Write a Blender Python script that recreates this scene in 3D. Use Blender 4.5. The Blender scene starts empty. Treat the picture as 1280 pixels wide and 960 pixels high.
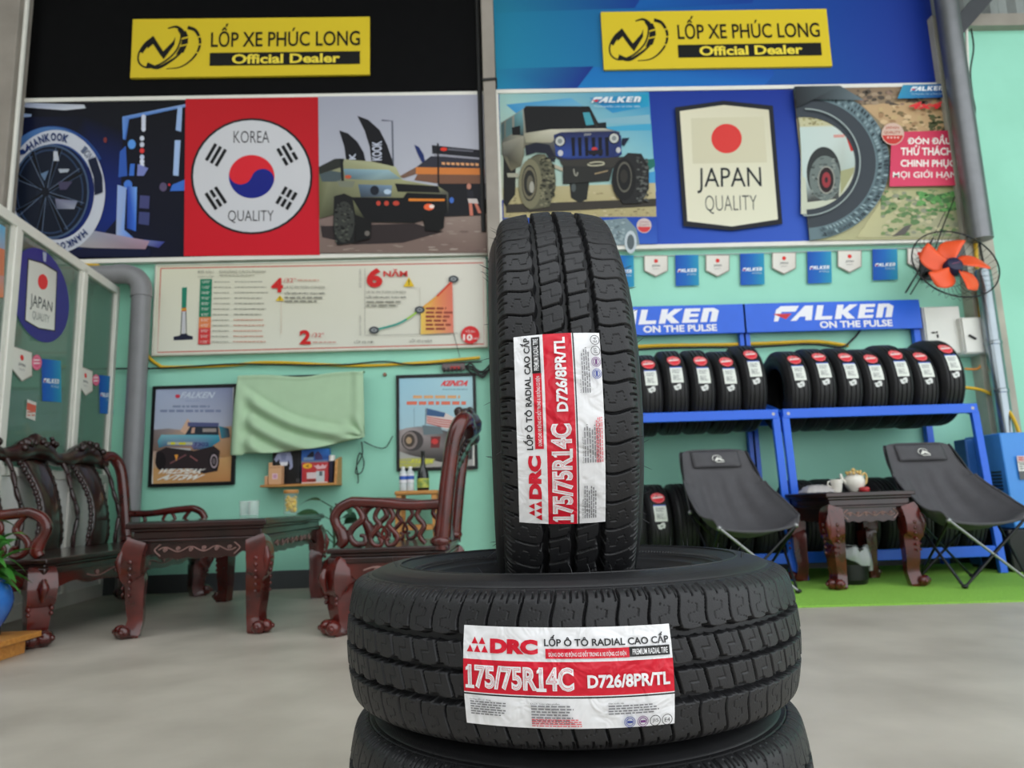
import bpy, bmesh, math, random
import numpy as np
from mathutils import Vector, Matrix

random.seed(7)
SC = bpy.context.scene
COL = SC.collection
PI = math.pi
R_ = math.radians

# ------------------------------------------------------------------ camera
F = 887.0                      # focal length in pixels of the 1280 wide frame
H = 0.63                       # camera height
_up = Vector((-180.0, 5410.0, -F)).normalized()
_fh = Vector((0, 0, -1)); _fh = (_fh - _up * _fh.dot(_up)).normalized()
_rt = _fh.cross(_up)
_ps = R_(1.75)
_X = _rt * math.cos(_ps) + _fh * math.sin(_ps)
_Y = _fh * math.cos(_ps) - _rt * math.sin(_ps)
CR = Matrix((_X, _Y, _up))     # camera space -> world space
cam_d = bpy.data.cameras.new('camera')
cam_d.sensor_fit = 'HORIZONTAL'; cam_d.sensor_width = 36.0; cam_d.lens = F / 1280 * 36.0
cam_d.clip_start = 0.02; cam_d.clip_end = 200
cam_d.dof.use_dof = True; cam_d.dof.focus_distance = 0.76; cam_d.dof.aperture_fstop = 10.0
cam = bpy.data.objects.new('camera', cam_d); COL.objects.link(cam)
cam.matrix_world = Matrix.Translation((0, 0, H)) @ CR.to_4x4()
SC.camera = cam

# ------------------------------------------------------------------ daylight and exposure
world = bpy.data.worlds.new('daylight'); SC.world = world; world.use_nodes = True
wn = world.node_tree.nodes; wl = world.node_tree.links
bgn = wn.get('Background') or wn.new('ShaderNodeBackground')
bgn.inputs[0].default_value = (0.93, 0.97, 1.0, 1); bgn.inputs[1].default_value = 1.0
SC.view_settings.view_transform = 'Standard'; SC.view_settings.look = 'None'
SC.view_settings.gamma = 1.0; SC.view_settings.use_curve_mapping = False
SC.view_settings.exposure = 1.1
sun_d = bpy.data.lights.new('overcast_sun', 'SUN'); sun_d.energy = 0.0; sun_d.angle = R_(60)

# ------------------------------------------------------------------ pixel -> place
def ray(x, y): return CR @ Vector((x - 640.0, 480.0 - y, -F))
CAM = Vector((0, 0, H))
def atY(x, y, Y): d = ray(x, y); return CAM + d * (Y / d.y)
def atX(x, y, X): d = ray(x, y); return CAM + d * (X / d.x)
def atZ(x, y, Z): d = ray(x, y); return CAM + d * ((Z - H) / d.z)
def atP(x, y, p0, n): d = ray(x, y); return CAM + d * ((p0 - CAM).dot(n) / d.dot(n))

# ------------------------------------------------------------------ materials
def lin(c):
    return c / 12.92 if c <= 0.04045 else ((c + 0.055) / 1.055) ** 2.4
def rgb(c):
    if isinstance(c, str):
        c = c.lstrip('#'); c = tuple(int(c[i:i + 2], 16) for i in (0, 2, 4))
    if max(c) > 1.0: c = tuple(v / 255 for v in c)
    return tuple(lin(v) for v in c[:3]) + (1.0,)
_M = {}
def mat(name, col, rough=0.5, metal=0.0, spec=0.5, var=0.08, scale=8.0, bump=0.0, bscale=60.0, coat=0.0, trans=0.0, alpha=1.0, ior=1.45, col2=None, stretch=None):
    if name in _M: return _M[name]
    m = bpy.data.materials.new(name); m.use_nodes = True
    nt = m.node_tree; b = nt.nodes['Principled BSDF']
    b.inputs['Roughness'].default_value = rough; b.inputs['Metallic'].default_value = metal
    b.inputs['Specular IOR Level'].default_value = spec
    b.inputs['Coat Weight'].default_value = coat; b.inputs['Coat Roughness'].default_value = 0.08
    b.inputs['Transmission Weight'].default_value = trans; b.inputs['Alpha'].default_value = alpha
    b.inputs['IOR'].default_value = ior
    c = rgb(col); b.inputs['Base Color'].default_value = c
    tc = nt.nodes.new('ShaderNodeTexCoord')
    src = tc.outputs['Object']
    if stretch:
        mp = nt.nodes.new('ShaderNodeMapping'); mp.inputs['Scale'].default_value = stretch
        nt.links.new(src, mp.inputs['Vector']); src = mp.outputs['Vector']
    if var > 0 or col2:
        nz = nt.nodes.new('ShaderNodeTexNoise'); nz.inputs['Scale'].default_value = scale; nz.inputs['Detail'].default_value = 5
        nt.links.new(src, nz.inputs['Vector'])
        rp = nt.nodes.new('ShaderNodeValToRGB')
        rp.color_ramp.elements[0].position = 0.3; rp.color_ramp.elements[1].position = 0.7
        lo = rgb(col2) if col2 else tuple(v * (1 - var) for v in c[:3]) + (1,)
        hi = c if col2 else tuple(min(1, v * (1 + var)) for v in c[:3]) + (1,)
        rp.color_ramp.elements[0].color = lo; rp.color_ramp.elements[1].color = hi
        nt.links.new(nz.outputs['Fac'], rp.inputs['Fac']); nt.links.new(rp.outputs['Color'], b.inputs['Base Color'])
    if bump > 0:
        n2 = nt.nodes.new('ShaderNodeTexNoise'); n2.inputs['Scale'].default_value = bscale; n2.inputs['Detail'].default_value = 4
        nt.links.new(src, n2.inputs['Vector'])
        bp = nt.nodes.new('ShaderNodeBump'); bp.inputs['Strength'].default_value = bump; bp.inputs['Distance'].default_value = 0.01
        nt.links.new(n2.outputs['Fac'], bp.inputs['Height']); nt.links.new(bp.outputs['Normal'], b.inputs['Normal'])
    _M[name] = m; return m
def mat_print(name, rough=0.45, bump=0.0, bscale=20.0, spec=0.4):
    if name in _M: return _M[name]
    m = bpy.data.materials.new(name); m.use_nodes = True
    nt = m.node_tree; b = nt.nodes['Principled BSDF']; b.inputs['Roughness'].default_value = rough
    b.inputs['Specular IOR Level'].default_value = spec
    a = nt.nodes.new('ShaderNodeAttribute'); a.attribute_name = 'Col'
    nt.links.new(a.outputs['Color'], b.inputs['Base Color'])
    if bump > 0:
        tc = nt.nodes.new('ShaderNodeTexCoord')
        n2 = nt.nodes.new('ShaderNodeTexNoise'); n2.inputs['Scale'].default_value = bscale; n2.inputs['Detail'].default_value = 2
        n2.inputs['Distortion'].default_value = 1.2
        nt.links.new(tc.outputs['Object'], n2.inputs['Vector'])
        bp = nt.nodes.new('ShaderNodeBump'); bp.inputs['Strength'].default_value = bump; bp.inputs['Distance'].default_value = 0.01
        nt.links.new(n2.outputs['Fac'], bp.inputs['Height']); nt.links.new(bp.outputs['Normal'], b.inputs['Normal'])
    _M[name] = m; return m

RUB = mat('tyre rubber', (33, 33, 35), 0.46, spec=0.42, var=0.12, scale=30, bump=0.08, bscale=400)
RUBI = mat('tyre inner liner', (30, 30, 32), 0.38, spec=0.5, var=0.2, scale=12)
ROSE = mat('dark rosewood', (50, 20, 18), 0.28, spec=0.4, var=0.0, col2=(26, 11, 10), scale=9, coat=0.6, bump=0.08, bscale=30, stretch=(1, 1, 1))
ROSEL = mat('worn rosewood', (96, 28, 22), 0.26, spec=0.4, var=0.0, col2=(50, 15, 12), scale=9, coat=0.7)
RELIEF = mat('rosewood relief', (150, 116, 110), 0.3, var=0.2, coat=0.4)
BLUE = mat('blue rack paint', (34, 100, 222), 0.35, var=0.04)
MINT = mat('mint wall paint', (158, 223, 199), 0.6, var=0.0, col2=(147, 211, 186), scale=1.6, bump=0.05, bscale=25)
CONC = mat('concrete floor', (196, 188, 175), 0.42, var=0.0, col2=(168, 160, 148), scale=2.4, bump=0.04, bscale=40)
CCOL = mat('bare concrete', (176, 172, 158), 0.8, var=0.15, scale=4, bump=0.2, bscale=20)
STEEL = mat('galvanised pipe', (150, 160, 165), 0.25, metal=0.85, var=0.1, scale=3)
PAINTS = mat('grey painted post', (150, 142, 132), 0.6, var=0.15, scale=3)
WHITEF = mat('white aluminium', (226, 224, 214), 0.4, var=0.03)
BLACKP = mat('black plastic', (18, 18, 20), 0.4, var=0.1)
BLACKM = mat('black metal tube', (24, 24, 26), 0.3, metal=0.3, var=0.1)
GREYT = mat('grey metal tube', (150, 150, 152), 0.3, metal=0.7, var=0.05)
PVC = mat('grey plastic pipe', (128, 128, 130), 0.35, var=0.06)
GRASSM = mat('artificial grass', (170, 226, 96), 0.8, var=0.0, col2=(128, 190, 62), scale=160, bump=0.8, bscale=300)
PINE = mat('pale pine board', (205, 150, 85), 0.5, var=0.0, col2=(180, 122, 62), scale=6, stretch=(1, 12, 12))
ORWOOD = mat('orange varnished wood', (205, 145, 70), 0.35, var=0.0, col2=(176, 112, 48), scale=5, stretch=(2, 14, 14))
YEL = mat('yellow hose', (222, 178, 40), 0.4, var=0.05)
GLASS = mat('drinking glass', (225, 238, 232), 0.04, alpha=0.28, var=0.0, spec=0.8)
PANE = mat('partition glass', (92, 120, 106), 0.05, alpha=0.6, var=0.0)
GREYV = mat('black cable', (30, 30, 30), 0.5, var=0.1)
WPAPER = mat('white enamel', (228, 228, 220), 0.35, var=0.03)
PRT = mat_print('vinyl print', 0.45, spec=0.15)
PRTL = mat_print('crinkled paper label', 0.35, bump=0.55, bscale=34)
PRTS = mat_print('matte sticker print', 0.45)

# ------------------------------------------------------------------ mesh builder
def crom(pts, k=6, closed=False):
    P = [Vector(p) for p in pts]; n = len(P); out = []
    rng = range(n if closed else n - 1)
    for i in rng:
        p1, p2 = P[i], P[(i + 1) % n]
        p0 = P[(i - 1) % n] if (closed or i > 0) else p1 * 2 - p2
        p3 = P[(i + 2) % n] if (closed or i + 2 < n) else p2 * 2 - p1
        for j in range(k):
            t = j / k
            out.append(0.5 * ((2 * p1) + (p2 - p0) * t + (2 * p0 - 5 * p1 + 4 * p2 - p3) * t * t + (3 * p1 - p0 - 3 * p2 + p3) * t ** 3))
    if not closed: out.append(P[-1])
    return out
def interp(vals, k):
    out = []
    for i in range(len(vals) - 1):
        for j in range(k): out.append(vals[i] + (vals[i + 1] - vals[i]) * j / k)
    out.append(vals[-1]); return out

class MB:
    def __init__(s): s.v = []; s.f = []; s.m = []; s.cm = 0
    def _add(s, vs, fs):
        o = len(s.v); s.v.extend(Vector(v) for v in vs)
        for f in fs: s.f.append([o + i for i in f]); s.m.append(s.cm)
    def box(s, c, size, rot=None, taper=1.0):
        hx, hy, hz = size[0] / 2, size[1] / 2, size[2] / 2
        vs = [Vector((sx * hx * (taper if sz > 0 else 1), sy * hy * (taper if sz > 0 else 1), sz * hz)) for sz in (-1, 1) for sy in (-1, 1) for sx in (-1, 1)]
        if rot is not None: vs = [rot @ v for v in vs]
        c = Vector(c)
        s._add([v + c for v in vs], [(0, 2, 3, 1), (4, 5, 7, 6), (0, 1, 5, 4), (2, 6, 7, 3), (0, 4, 6, 2), (1, 3, 7, 5)]); return s
    def bx(s, a, b):
        a = Vector(a); b = Vector(b); return s.box((a + b) / 2, [abs(b[i] - a[i]) for i in range(3)])
    def bar(s, p0, p1, w, h, upv=(0, 0, 1)):
        p0 = Vector(p0); p1 = Vector(p1); d = p1 - p0; L = d.length; d.normalize()
        u = Vector(upv)
        if abs(d.dot(u)) > 0.98: u = Vector((0, 1, 0))
        x = d.cross(u).normalized(); u = x.cross(d)
        R = Matrix((x, d, u)).transposed()
        return s.box((p0 + p1) / 2, (w, L, h), R)
    def tube(s, pts, r, seg=8, k=0, closed=False, caps=True, square=0.0, flat=1.0):
        P = [Vector(p) for p in pts]
        rs = list(r) if hasattr(r, '__len__') else None
        if k:
            if rs: rs = interp(rs, k)
            P = crom(P, k, closed)
        n = len(P)
        if rs is None: rs = [r] * n
        T = []
        for i in range(n):
            a = P[(i - 1) % n] if (closed or i > 0) else P[i]; b = P[(i + 1) % n] if (closed or i < n - 1) else P[i]
            d = (b - a); T.append(d.normalized() if d.length > 1e-9 else Vector((0, 0, 1)))
        u = Vector((0, 0, 1)) if abs(T[0].z) < 0.9 else Vector((0, 1, 0))
        u = (u - T[0] * u.dot(T[0])).normalized(); vs = []
        for i in range(n):
            u = (u - T[i] * u.dot(T[i])).normalized(); w = T[i].cross(u)
            for j in range(seg):
                a = 2 * PI * j / seg; ca, sa = math.cos(a), math.sin(a)
                g = 1.0 / max(abs(ca), abs(sa)); g = 1 + (g - 1) * square
                vs.append(P[i] + (u * ca * flat + w * sa) * rs[i] * g)
        fs = []
        for i in range(n if closed else n - 1):
            for j in range(seg):
                a = i * seg + j; b = i * seg + (j + 1) % seg; c = ((i + 1) % n) * seg + (j + 1) % seg; d = ((i + 1) % n) * seg + j
                fs.append((a, b, c, d))
        if caps and not closed:
            fs.append(tuple(range(seg - 1, -1, -1))); fs.append(tuple((n - 1) * seg + j for j in range(seg)))
        s._add(vs, fs); return s
    def lathe(s, prof, seg=32, M=None, closed=False, a0=0.0, a1=2 * PI, caps=True):
        full = abs(a1 - a0 - 2 * PI) < 1e-6; ns = seg if full else seg + 1; vs = []
        for (r, z) in prof:
            for j in range(ns):
                a = a0 + (a1 - a0) * j / seg; vs.append(Vector((r * math.cos(a), r * math.sin(a), z)))
        if M is not None: vs = [M @ v for v in vs]
        n = len(prof); fs = []
        for i in range(n if closed else n - 1):
            for j in range(seg):
                j2 = (j + 1) % ns; i2 = (i + 1) % n
                fs.append((i * ns + j, i * ns + j2, i2 * ns + j2, i2 * ns + j))
        if full and not closed and caps:
            if prof[0][0] > 1e-6: fs.append(tuple(range(ns - 1, -1, -1)))
            if prof[-1][0] > 1e-6: fs.append(tuple((n - 1) * ns + j for j in range(ns)))
        s._add(vs, fs); return s
    def ball(s, c, r, seg=12, rings=8, sc=(1, 1, 1)):
        c = Vector(c); vs = []; fs = []
        for i in range(rings + 1):
            t = PI * i / rings
            for j in range(seg):
                a = 2 * PI * j / seg
                vs.append(c + Vector((r * sc[0] * math.sin(t) * math.cos(a), r * sc[1] * math.sin(t) * math.sin(a), r * sc[2] * math.cos(t))))
        for i in range(rings):
            for j in range(seg):
                fs.append((i * seg + j, (i + 1) * seg + j, (i + 1) * seg + (j + 1) % seg, i * seg + (j + 1) % seg))
        s._add(vs, fs); return s
    def prism(s, poly, ext):
        """poly: 3d points of a planar outline; ext: vector to extrude along."""
        P = [Vector(p) for p in poly]; e = Vector(ext); n = len(P)
        fs = [tuple(range(n)), tuple(range(2 * n - 1, n - 1, -1))]
        fs += [(i, i + n, (i + 1) % n + n, (i + 1) % n) for i in range(n)]
        s._add(P + [p + e for p in P], fs); return s
    def grid(s, rows):
        nr = len(rows); nc = len(rows[0])
        s._add([p for r in rows for p in r], [(i * nc + j, i * nc + j + 1, (i + 1) * nc + j + 1, (i + 1) * nc + j) for i in range(nr - 1) for j in range(nc - 1)]); return s
    def build(s, name, mats, parent=None, org=(0, 0, 0), angle=40, bevel=0.0, fix=True, solid=0.0, subsurf=0):
        me = bpy.data.meshes.new(name); o = Vector(org)
        me.from_pydata([tuple(v - o) for v in s.v], [], s.f)
        if not isinstance(mats, (list, tuple)): mats = [mats]
        for m in mats: me.materials.append(m)
        if len(mats) > 1: me.polygons.foreach_set('material_index', s.m)
        if fix:
            bm = bmesh.new(); bm.from_mesh(me); bmesh.ops.remove_doubles(bm, verts=bm.verts, dist=1e-6)
            bmesh.ops.recalc_face_normals(bm, faces=bm.faces); bm.to_mesh(me); bm.free()
        me.polygons.foreach_set('use_smooth', [True] * len(me.polygons))
        me.set_sharp_from_angle(angle=R_(angle))
        ob = bpy.data.objects.new(name, me); COL.objects.link(ob)
        if parent is not None: ob.parent = parent
        elif org is not None: ob.location = o
        if solid:
            md = ob.modifiers.new('thickness', 'SOLIDIFY'); md.thickness = solid; md.offset = 0
        if subsurf:
            md = ob.modifiers.new('smooth', 'SUBSURF'); md.levels = subsurf; md.render_levels = subsurf
        if bevel:
            md = ob.modifiers.new('edge', 'BEVEL'); md.width = bevel; md.segments = 2; md.limit_method = 'ANGLE'; md.angle_limit = R_(50)
        return ob

def tag(o, label=None, cat=None, group=None, kind=None):
    if label: o['label'] = label
    if cat: o['category'] = cat
    if group: o['group'] = group
    if kind: o['kind'] = kind
    return o
def thing(name, label, cat, loc=(0, 0, 0), rz=0.0, group=None):
    o = bpy.data.objects.new(name, None); COL.objects.link(o); o.empty_display_size = 0.1
    o.location = loc; o.rotation_euler = (0, 0, rz)
    return tag(o, label, cat, group)
def struct(o): o['kind'] = 'structure'; return o
def dup(root, label=None, group=None, skip=()):
    r = root.copy(); COL.objects.link(r)
    if label: r['label'] = label
    if group: r['group'] = group
    for ch in list(root.children):
        if ch.name.split('.')[0] in skip: continue
        c = ch.copy(); COL.objects.link(c); c.parent = r
        for g in list(ch.children):
            d = g.copy(); COL.objects.link(d); d.parent = c
    return r

# ------------------------------------------------------------------ flat prints (posters, signs, labels): coloured shapes on a real surface
_TX = {}
def text_mesh(body, bold=0.0):
    key = (body, bold)
    if key in _TX: return _TX[key]
    c = bpy.data.curves.new('lettering', 'FONT'); c.body = body; c.resolution_u = 3; c.offset = bold
    c.fill_mode = 'FRONT'
    o = bpy.data.objects.new('lettering', c); COL.objects.link(o); bpy.context.view_layer.update()
    me = bpy.data.meshes.new_from_object(o.evaluated_get(bpy.context.evaluated_depsgraph_get()))
    vs = [(v.co.x, v.co.y) for v in me.vertices]; fs = [list(p.vertices) for p in me.polygons]
    bpy.data.objects.remove(o); bpy.data.curves.remove(c); bpy.data.meshes.remove(me)
    xs = [v[0] for v in vs]; ys = [v[1] for v in vs]
    x0, x1, y0, y1 = min(xs), max(xs), min(ys), max(ys)
    vs = [((x - x0) / (x1 - x0), (y - y0) / (y1 - y0)) for x, y in vs]
    _TX[key] = (vs, fs); return _TX[key]
def text_width(body, bold=0.0):
    c = bpy.data.curves.new('lettering', 'FONT'); c.body = body; c.offset = bold
    o = bpy.data.objects.new('lettering', c); COL.objects.link(o); bpy.context.view_layer.update(); w = o.dimensions.x
    bpy.data.objects.remove(o); bpy.data.curves.remove(c); return w
class Print:
    def __init__(s, mp, eps=0.00025):
        s.map = mp; s.eps = eps; s.v = []; s.f = []; s.c = []; s.L = 0; s.x0 = s.y0 = 0.0; s.s = 1.0
    def crop(s, x0, y0, sc): s.x0, s.y0, s.s = x0, y0, sc; return s
    def _p(s, x, y): return s.map(s.x0 + x / s.s, s.y0 + y / s.s, s.L * s.eps)
    def poly(s, pts, col, keep=False):
        if not keep: s.L += 1
        o = len(s.v); s.v += [s._p(*p) for p in pts]; s.f.append([o + i for i in range(len(pts))])
        if isinstance(col, list): s.c.append([rgb(c) for c in col])
        else: s.c.append([rgb(col)] * len(pts))
        return s
    def rect(s, x0, y0, x1, y1, col, nx=1, ny=1):
        s.L += 1
        for i in range(nx):
            for j in range(ny):
                a, b = x0 + (x1 - x0) * i / nx, x0 + (x1 - x0) * (i + 1) / nx; c, d = y0 + (y1 - y0) * j / ny, y0 + (y1 - y0) * (j + 1) / ny
                s.poly([(a, c), (b, c), (b, d), (a, d)], col, True)
        return s
    def ell(s, cx, cy, rx, ry, col, a0=0, a1=360, rot=0, n=40, inner=0.0):
        c, sn = math.cos(R_(rot)), math.sin(R_(rot)); pts = []
        def P(a, k): x, y = rx * k * math.cos(R_(a)), ry * k * math.sin(R_(a)); return (cx + x * c - y * sn, cy + x * sn + y * c)
        if inner > 0:
            s.L += 1
            for i in range(n):
                a, b = a0 + (a1 - a0) * i / n, a0 + (a1 - a0) * (i + 1) / n
                s.poly([P(a, 1), P(b, 1), P(b, inner), P(a, inner)], col, True)
            return s
        full = abs(a1 - a0) >= 360
        pts = [P(a0 + (a1 - a0) * i / n, 1) for i in range(n if full else n + 1)]
        return s.poly(pts, col)
    def line(s, pts, w, col, w2=None):
        s.L += 1; n = len(pts); P = [Vector((p[0], p[1])) for p in pts]; A = []; B = []
        for i in range(n):
            d = P[min(i + 1, n - 1)] - P[max(i - 1, 0)]; d = d.normalized() if d.length else Vector((1, 0))
            nn = Vector((-d.y, d.x)); ww = (w if w2 is None else w + (w2 - w) * i / max(1, n - 1)) / 2
            A.append(P[i] + nn * ww); B.append(P[i] - nn * ww)
        for i in range(n - 1): s.poly([A[i], A[i + 1], B[i + 1], B[i]], col, True)
        return s
    def text(s, body, q, col, bold=0.0, slant=0.0, cut=0.0):
        """q = (x0,y0,x1,y1) box or four corners tl,tr,br,bl that the glyph outlines fill."""
        vs, fs = text_mesh(body, bold); s.L += 1
        if len(q) == 4 and not hasattr(q[0], '__len__'):
            x0, y0, x1, y1 = q; q = [(x0, y0), (x1, y0), (x1, y1), (x0, y1)]
        tl, tr, br, bl = [Vector(p) for p in q]
        if cut:
            bm = bmesh.new(); bv = [bm.verts.new((x, y, 0)) for x, y in vs]
            for f in fs:
                try: bm.faces.new([bv[i] for i in f])
                except ValueError: pass
            W = (tr - tl).length; nc = int(W / cut)
            for i in range(1, nc + 1):
                bmesh.ops.bisect_plane(bm, geom=bm.verts[:] + bm.edges[:] + bm.faces[:], plane_co=(i / (nc + 1), 0, 0), plane_no=(1, 0, 0))
            bm.verts.index_update(); vs = [(v.co.x, v.co.y) for v in bm.verts]; fs = [[v.index for v in f.verts] for f in bm.faces]; bm.free()
        o = len(s.v); c = rgb(col)
        for x, y in vs:
            x = x + slant * (y - 0.5)
            p = (bl + (br - bl) * x) * (1 - y) + (tl + (tr - tl) * x) * y; s.v.append(s._p(p.x, p.y))
        for f in fs: s.f.append([o + i for i in f]); s.c.append([c] * len(f))
        return s
    def lines(s, x0, y0, x1, y1, n, col, frac=0.45, seed=0, rag=0.25):
        """a block of fine print: n rows of tiny words"""
        rr = random.Random(seed); h = (y1 - y0) / n; s.L += 1
        for i in range(n):
            x = x0; xe = x1 - (x1 - x0) * rag * rr.random()
            while x < xe:
                w = h * rr.uniform(0.8, 2.6); e = min(x + w, xe)
                s.poly([(x, y0 + i * h), (e, y0 + i * h), (e, y0 + (i + frac) * h), (x, y0 + (i + frac) * h)], col, True); x = e + h * 0.4
        return s
    def speck(s, x0, y0, x1, y1, n, size, cols, seed=0, flat=0.6):
        rr = random.Random(seed)
        for i in range(n):
            cx, cy = rr.uniform(x0, x1), rr.uniform(y0, y1); z = size * rr.uniform(0.4, 1.2); k = 6
            a0 = rr.random() * 6
            pts = [(cx + z * rr.uniform(.6, 1) * math.cos(a0 + 2 * PI * j / k), cy + z * flat * rr.uniform(.6, 1) * math.sin(a0 + 2 * PI * j / k)) for j in range(k)]
            pts = [(min(max(p[0], x0), x1), min(max(p[1], y0), y1)) for p in pts]
            if i % 8 == 0: s.L += 1
            s.poly(pts, rr.choice(cols), True)
        return s
    def build(s, name, m=None, parent=None, org=(0, 0, 0)):
        me = bpy.data.meshes.new(name); o = Vector(org)
        me.from_pydata([tuple(Vector(v) - o) for v in s.v], [], s.f); me.materials.append(m or PRT)
        at = me.color_attributes.new('Col', 'FLOAT_COLOR', 'CORNER')
        flat = [x for c in s.c for q in c for x in q]
        at.data.foreach_set('color', flat)
        ob = bpy.data.objects.new(name, me); COL.objects.link(ob)
        if parent is not None: ob.parent = parent
        else: ob.location = o
        return ob
def wallmap(Y): return lambda x, y, e: atY(x, y, Y) + Vector((0, -e, 0))

def falken(P, q, col=(236, 236, 240), red=(205, 40, 52)):
    """slanted block wordmark, drawn letter by letter into quad q (tl,tr,br,bl)"""
    tl, tr, br, bl = [Vector(p) for p in q]
    def M(pts): return [((bl + (br - bl) * (x + 0.028 * y)) * (1 - y) + (tl + (tr - tl) * (x + 0.028 * y)) * y) for x, y in pts]
    def g(pts, c=col): P.poly([(p.x, p.y) for p in M(pts)], c)
    g([(0, 0), (.035, 0), (.05, .62), (.17, .62), (.18, .5), (.155, .38), (.15, .38), (.205, .72), (.21, 1), (.035, 1), (.0, .8)][:3] + [(.17, .62), (.19, 1), (.035, 1), (0.0, .75)])
    g([(-.02, .5), (.14, .5), (.10, .12)], red)
    g([(.14, 0), (.24, 1), (.31, 1), (.32, 0), (.265, 0), (.262, .26), (.215, .26), (.19, 0)])
    g([(.345, 0), (.345, 1), (.40, 1), (.40, .24), (.49, .24), (.49, 0)])
    g([(.515, 0), (.515, 1), (.57, 1), (.57, .62), (.62, 1), (.69, 1), (.615, .5), (.69, 0), (.62, 0), (.57, .36), (.57, 0)])
    g([(.71, 0), (.71, 1), (.84, 1), (.84, .78), (.765, .78), (.765, .62), (.835, .62), (.835, .4), (.765, .4), (.765, .22), (.84, .22), (.84, 0)])
    g([(.865, 0), (.865, 1), (.955, 1), (1, .8), (1, 0), (.945, 0), (.945, .74), (.92, .74), (.92, 0)])

# ================================================================== THE SETTING
WY = 5.85
RACKY = 5.15
fl = MB(); fl.box((0, 1.0, -0.05), (16, 10.0, 0.1)); struct(fl.build('floor', CONC))
# back wall: mint, split at the concrete column on the right
XC = atY(1243, 260, WY).x
w = MB(); w.box(((-7.5 + 8) / 2, WY + 0.1, 2.45), (15.5, 0.2, 4.9)); struct(w.build('wall_back', MINT))
# corrugated metal sheet above the wall, and the steel roof
w = MB(); zt = 4.9
pr = []
x = -8.0
while x < 8.0:
    pr += [(x, WY + 0.10), (x + 0.05, WY + 0.05), (x + 0.12, WY + 0.05), (x + 0.17, WY + 0.10)]; x += 0.25
w.grid([[Vector((p[0], p[1], zt)) for p in pr], [Vector((p[0], p[1], 7.0)) for p in pr]])
CORR = mat('corrugated grey sheet', (150, 155, 152), 0.5, metal=0.2, var=0.1)
struct(w.build('wall_gable', CORR, angle=10, fix=False))
w = MB(); w.box((0, 4.0, 7.05), (16, 4.4, 0.1)); struct(w.build('ceiling', mat('grey roof sheet', (140, 143, 142), 0.6)))
w = MB(); w.box((-7.6, 2.2, 3.5), (0.2, 7.6, 7.0)); struct(w.build('wall_left', mat('grey plaster', (206, 204, 198), .8)))
w = MB(); w.box((-4.05, -2.7, 3.5), (7.1, 0.2, 7.0)); struct(w.build('wall_light_block', mat('grey plaster', (206, 204, 198), .8)))  # unseen wall added behind the camera to block daylight from the left
w = MB(); w.box((7.9, 4.5, 3.5), (0.2, 2.8, 7.0)); struct(w.build('wall_right', MINT))
w = MB(); w.box((0, WY - 0.012, 0.07), (15, 0.025, 0.14)); struct(w.build('baseboard_back', mat('dark grey tile', (70, 74, 76), 0.4)))

def vpost(name, x0, x1, y0, y1, z0, z1, m, **k):
    b = MB(); b.bx((x0, y0, z0), (x1, y1, z1)); return struct(b.build(name, m, **k))
pm = atY(612, 120, WY - 0.14)
vpost('trim_1', pm.x - 0.055, pm.x + 0.055, WY - 0.17, WY, 0, 6.9, PAINTS, bevel=0.008)
b = MB()
for zz in (3.95 + 0.3, 2.6): b.tube([(pm.x - 0.06, WY - 0.18, zz), (pm.x + 0.06, WY - 0.18, zz + 0.01), (pm.x + 0.06, WY, zz)], 0.012)
b.tube([(pm.x - 0.085, WY - 0.07, 2.9), (pm.x - 0.085, WY - 0.07, 6.5)], 0.022)
struct(b.build('trim_2', GREYV))
lp = atY(12, 60, WY - 0.15); lq = atY(30, 60, WY - 0.15)
vpost('trim_3', lp.x - 0.25, lq.x - 0.02, WY - 0.22, WY, 0, 6.9, PAINTS, bevel=0.01)
b = MB(); b.tube([(lq.x + .0, WY - 0.16, 0.1), (lq.x + 0.0, WY - 0.16, 6.8)], 0.02); struct(b.build('trim_4', WHITEF))
# concrete column at the right with the downpipe before it
c0 = atY(1200, 170, WY - 0.12).x; c1 = atY(1222, 170, WY - 0.12).x
vpost('trim_5', c0 - 0.1, c1, WY - 0.12, WY + 0.02, 0, 4.86, CCOL)
b = MB(); b.bx((c1 - 0.1, WY - 0.08, 4.78), (8, WY + 0.02, 4.9)); struct(b.build('trim_6', PAINTS))
px = atY(1200, 120, WY - 0.24).x
zb_ = atY(1208, 300, WY - 0.24).z
b = MB(); b.lathe([(0, zb_), (0.092, zb_), (0.092, 6.9)], 32, Matrix.Translation((px, WY - 0.24, 0)), caps=False); struct(b.build('trim_8', mat('dark steel column', (120, 122, 124), 0.35, metal=0.6)))
ph = atY(1240, 420, WY - 0.22)
dp = thing('drain_pipe', 'shiny silver drain pipe running down the wall beside the concrete column', 'pipe', (ph.x, WY - 0.22, 0.012))
zt_ = atY(1232, 338, WY - 0.22).z
b = MB(); b.lathe([(0, 0), (0.062, 0), (0.062, zt_ - .03), (0.05, zt_), (0, zt_)], 32); b.build('pipe', STEEL, dp)
for zz in (1.35, 1.75):
    b = MB(); b.lathe([(0.0625, zz), (0.067, zz + .005), (0.067, zz + .03), (0.0625, zz + .035)], 32, caps=False); b.build('pipe_joint', STEEL, dp)
b = MB(); b.bx((0.0, 0.06, 1.5), (0.03, 0.098, 1.53)); b.build('wall_bracket', STEEL, dp)
# the slanting steel beam under the roof at the right
b = MB(); p0 = atY(1192, 40, WY - 0.2); p1 = atY(1262, -40, WY - 0.2); b.bar(p0, p1, 0.1, 0.14); struct(b.build('trim_7', mat('dark steel beam', (58, 60, 64), 0.5)))
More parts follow.
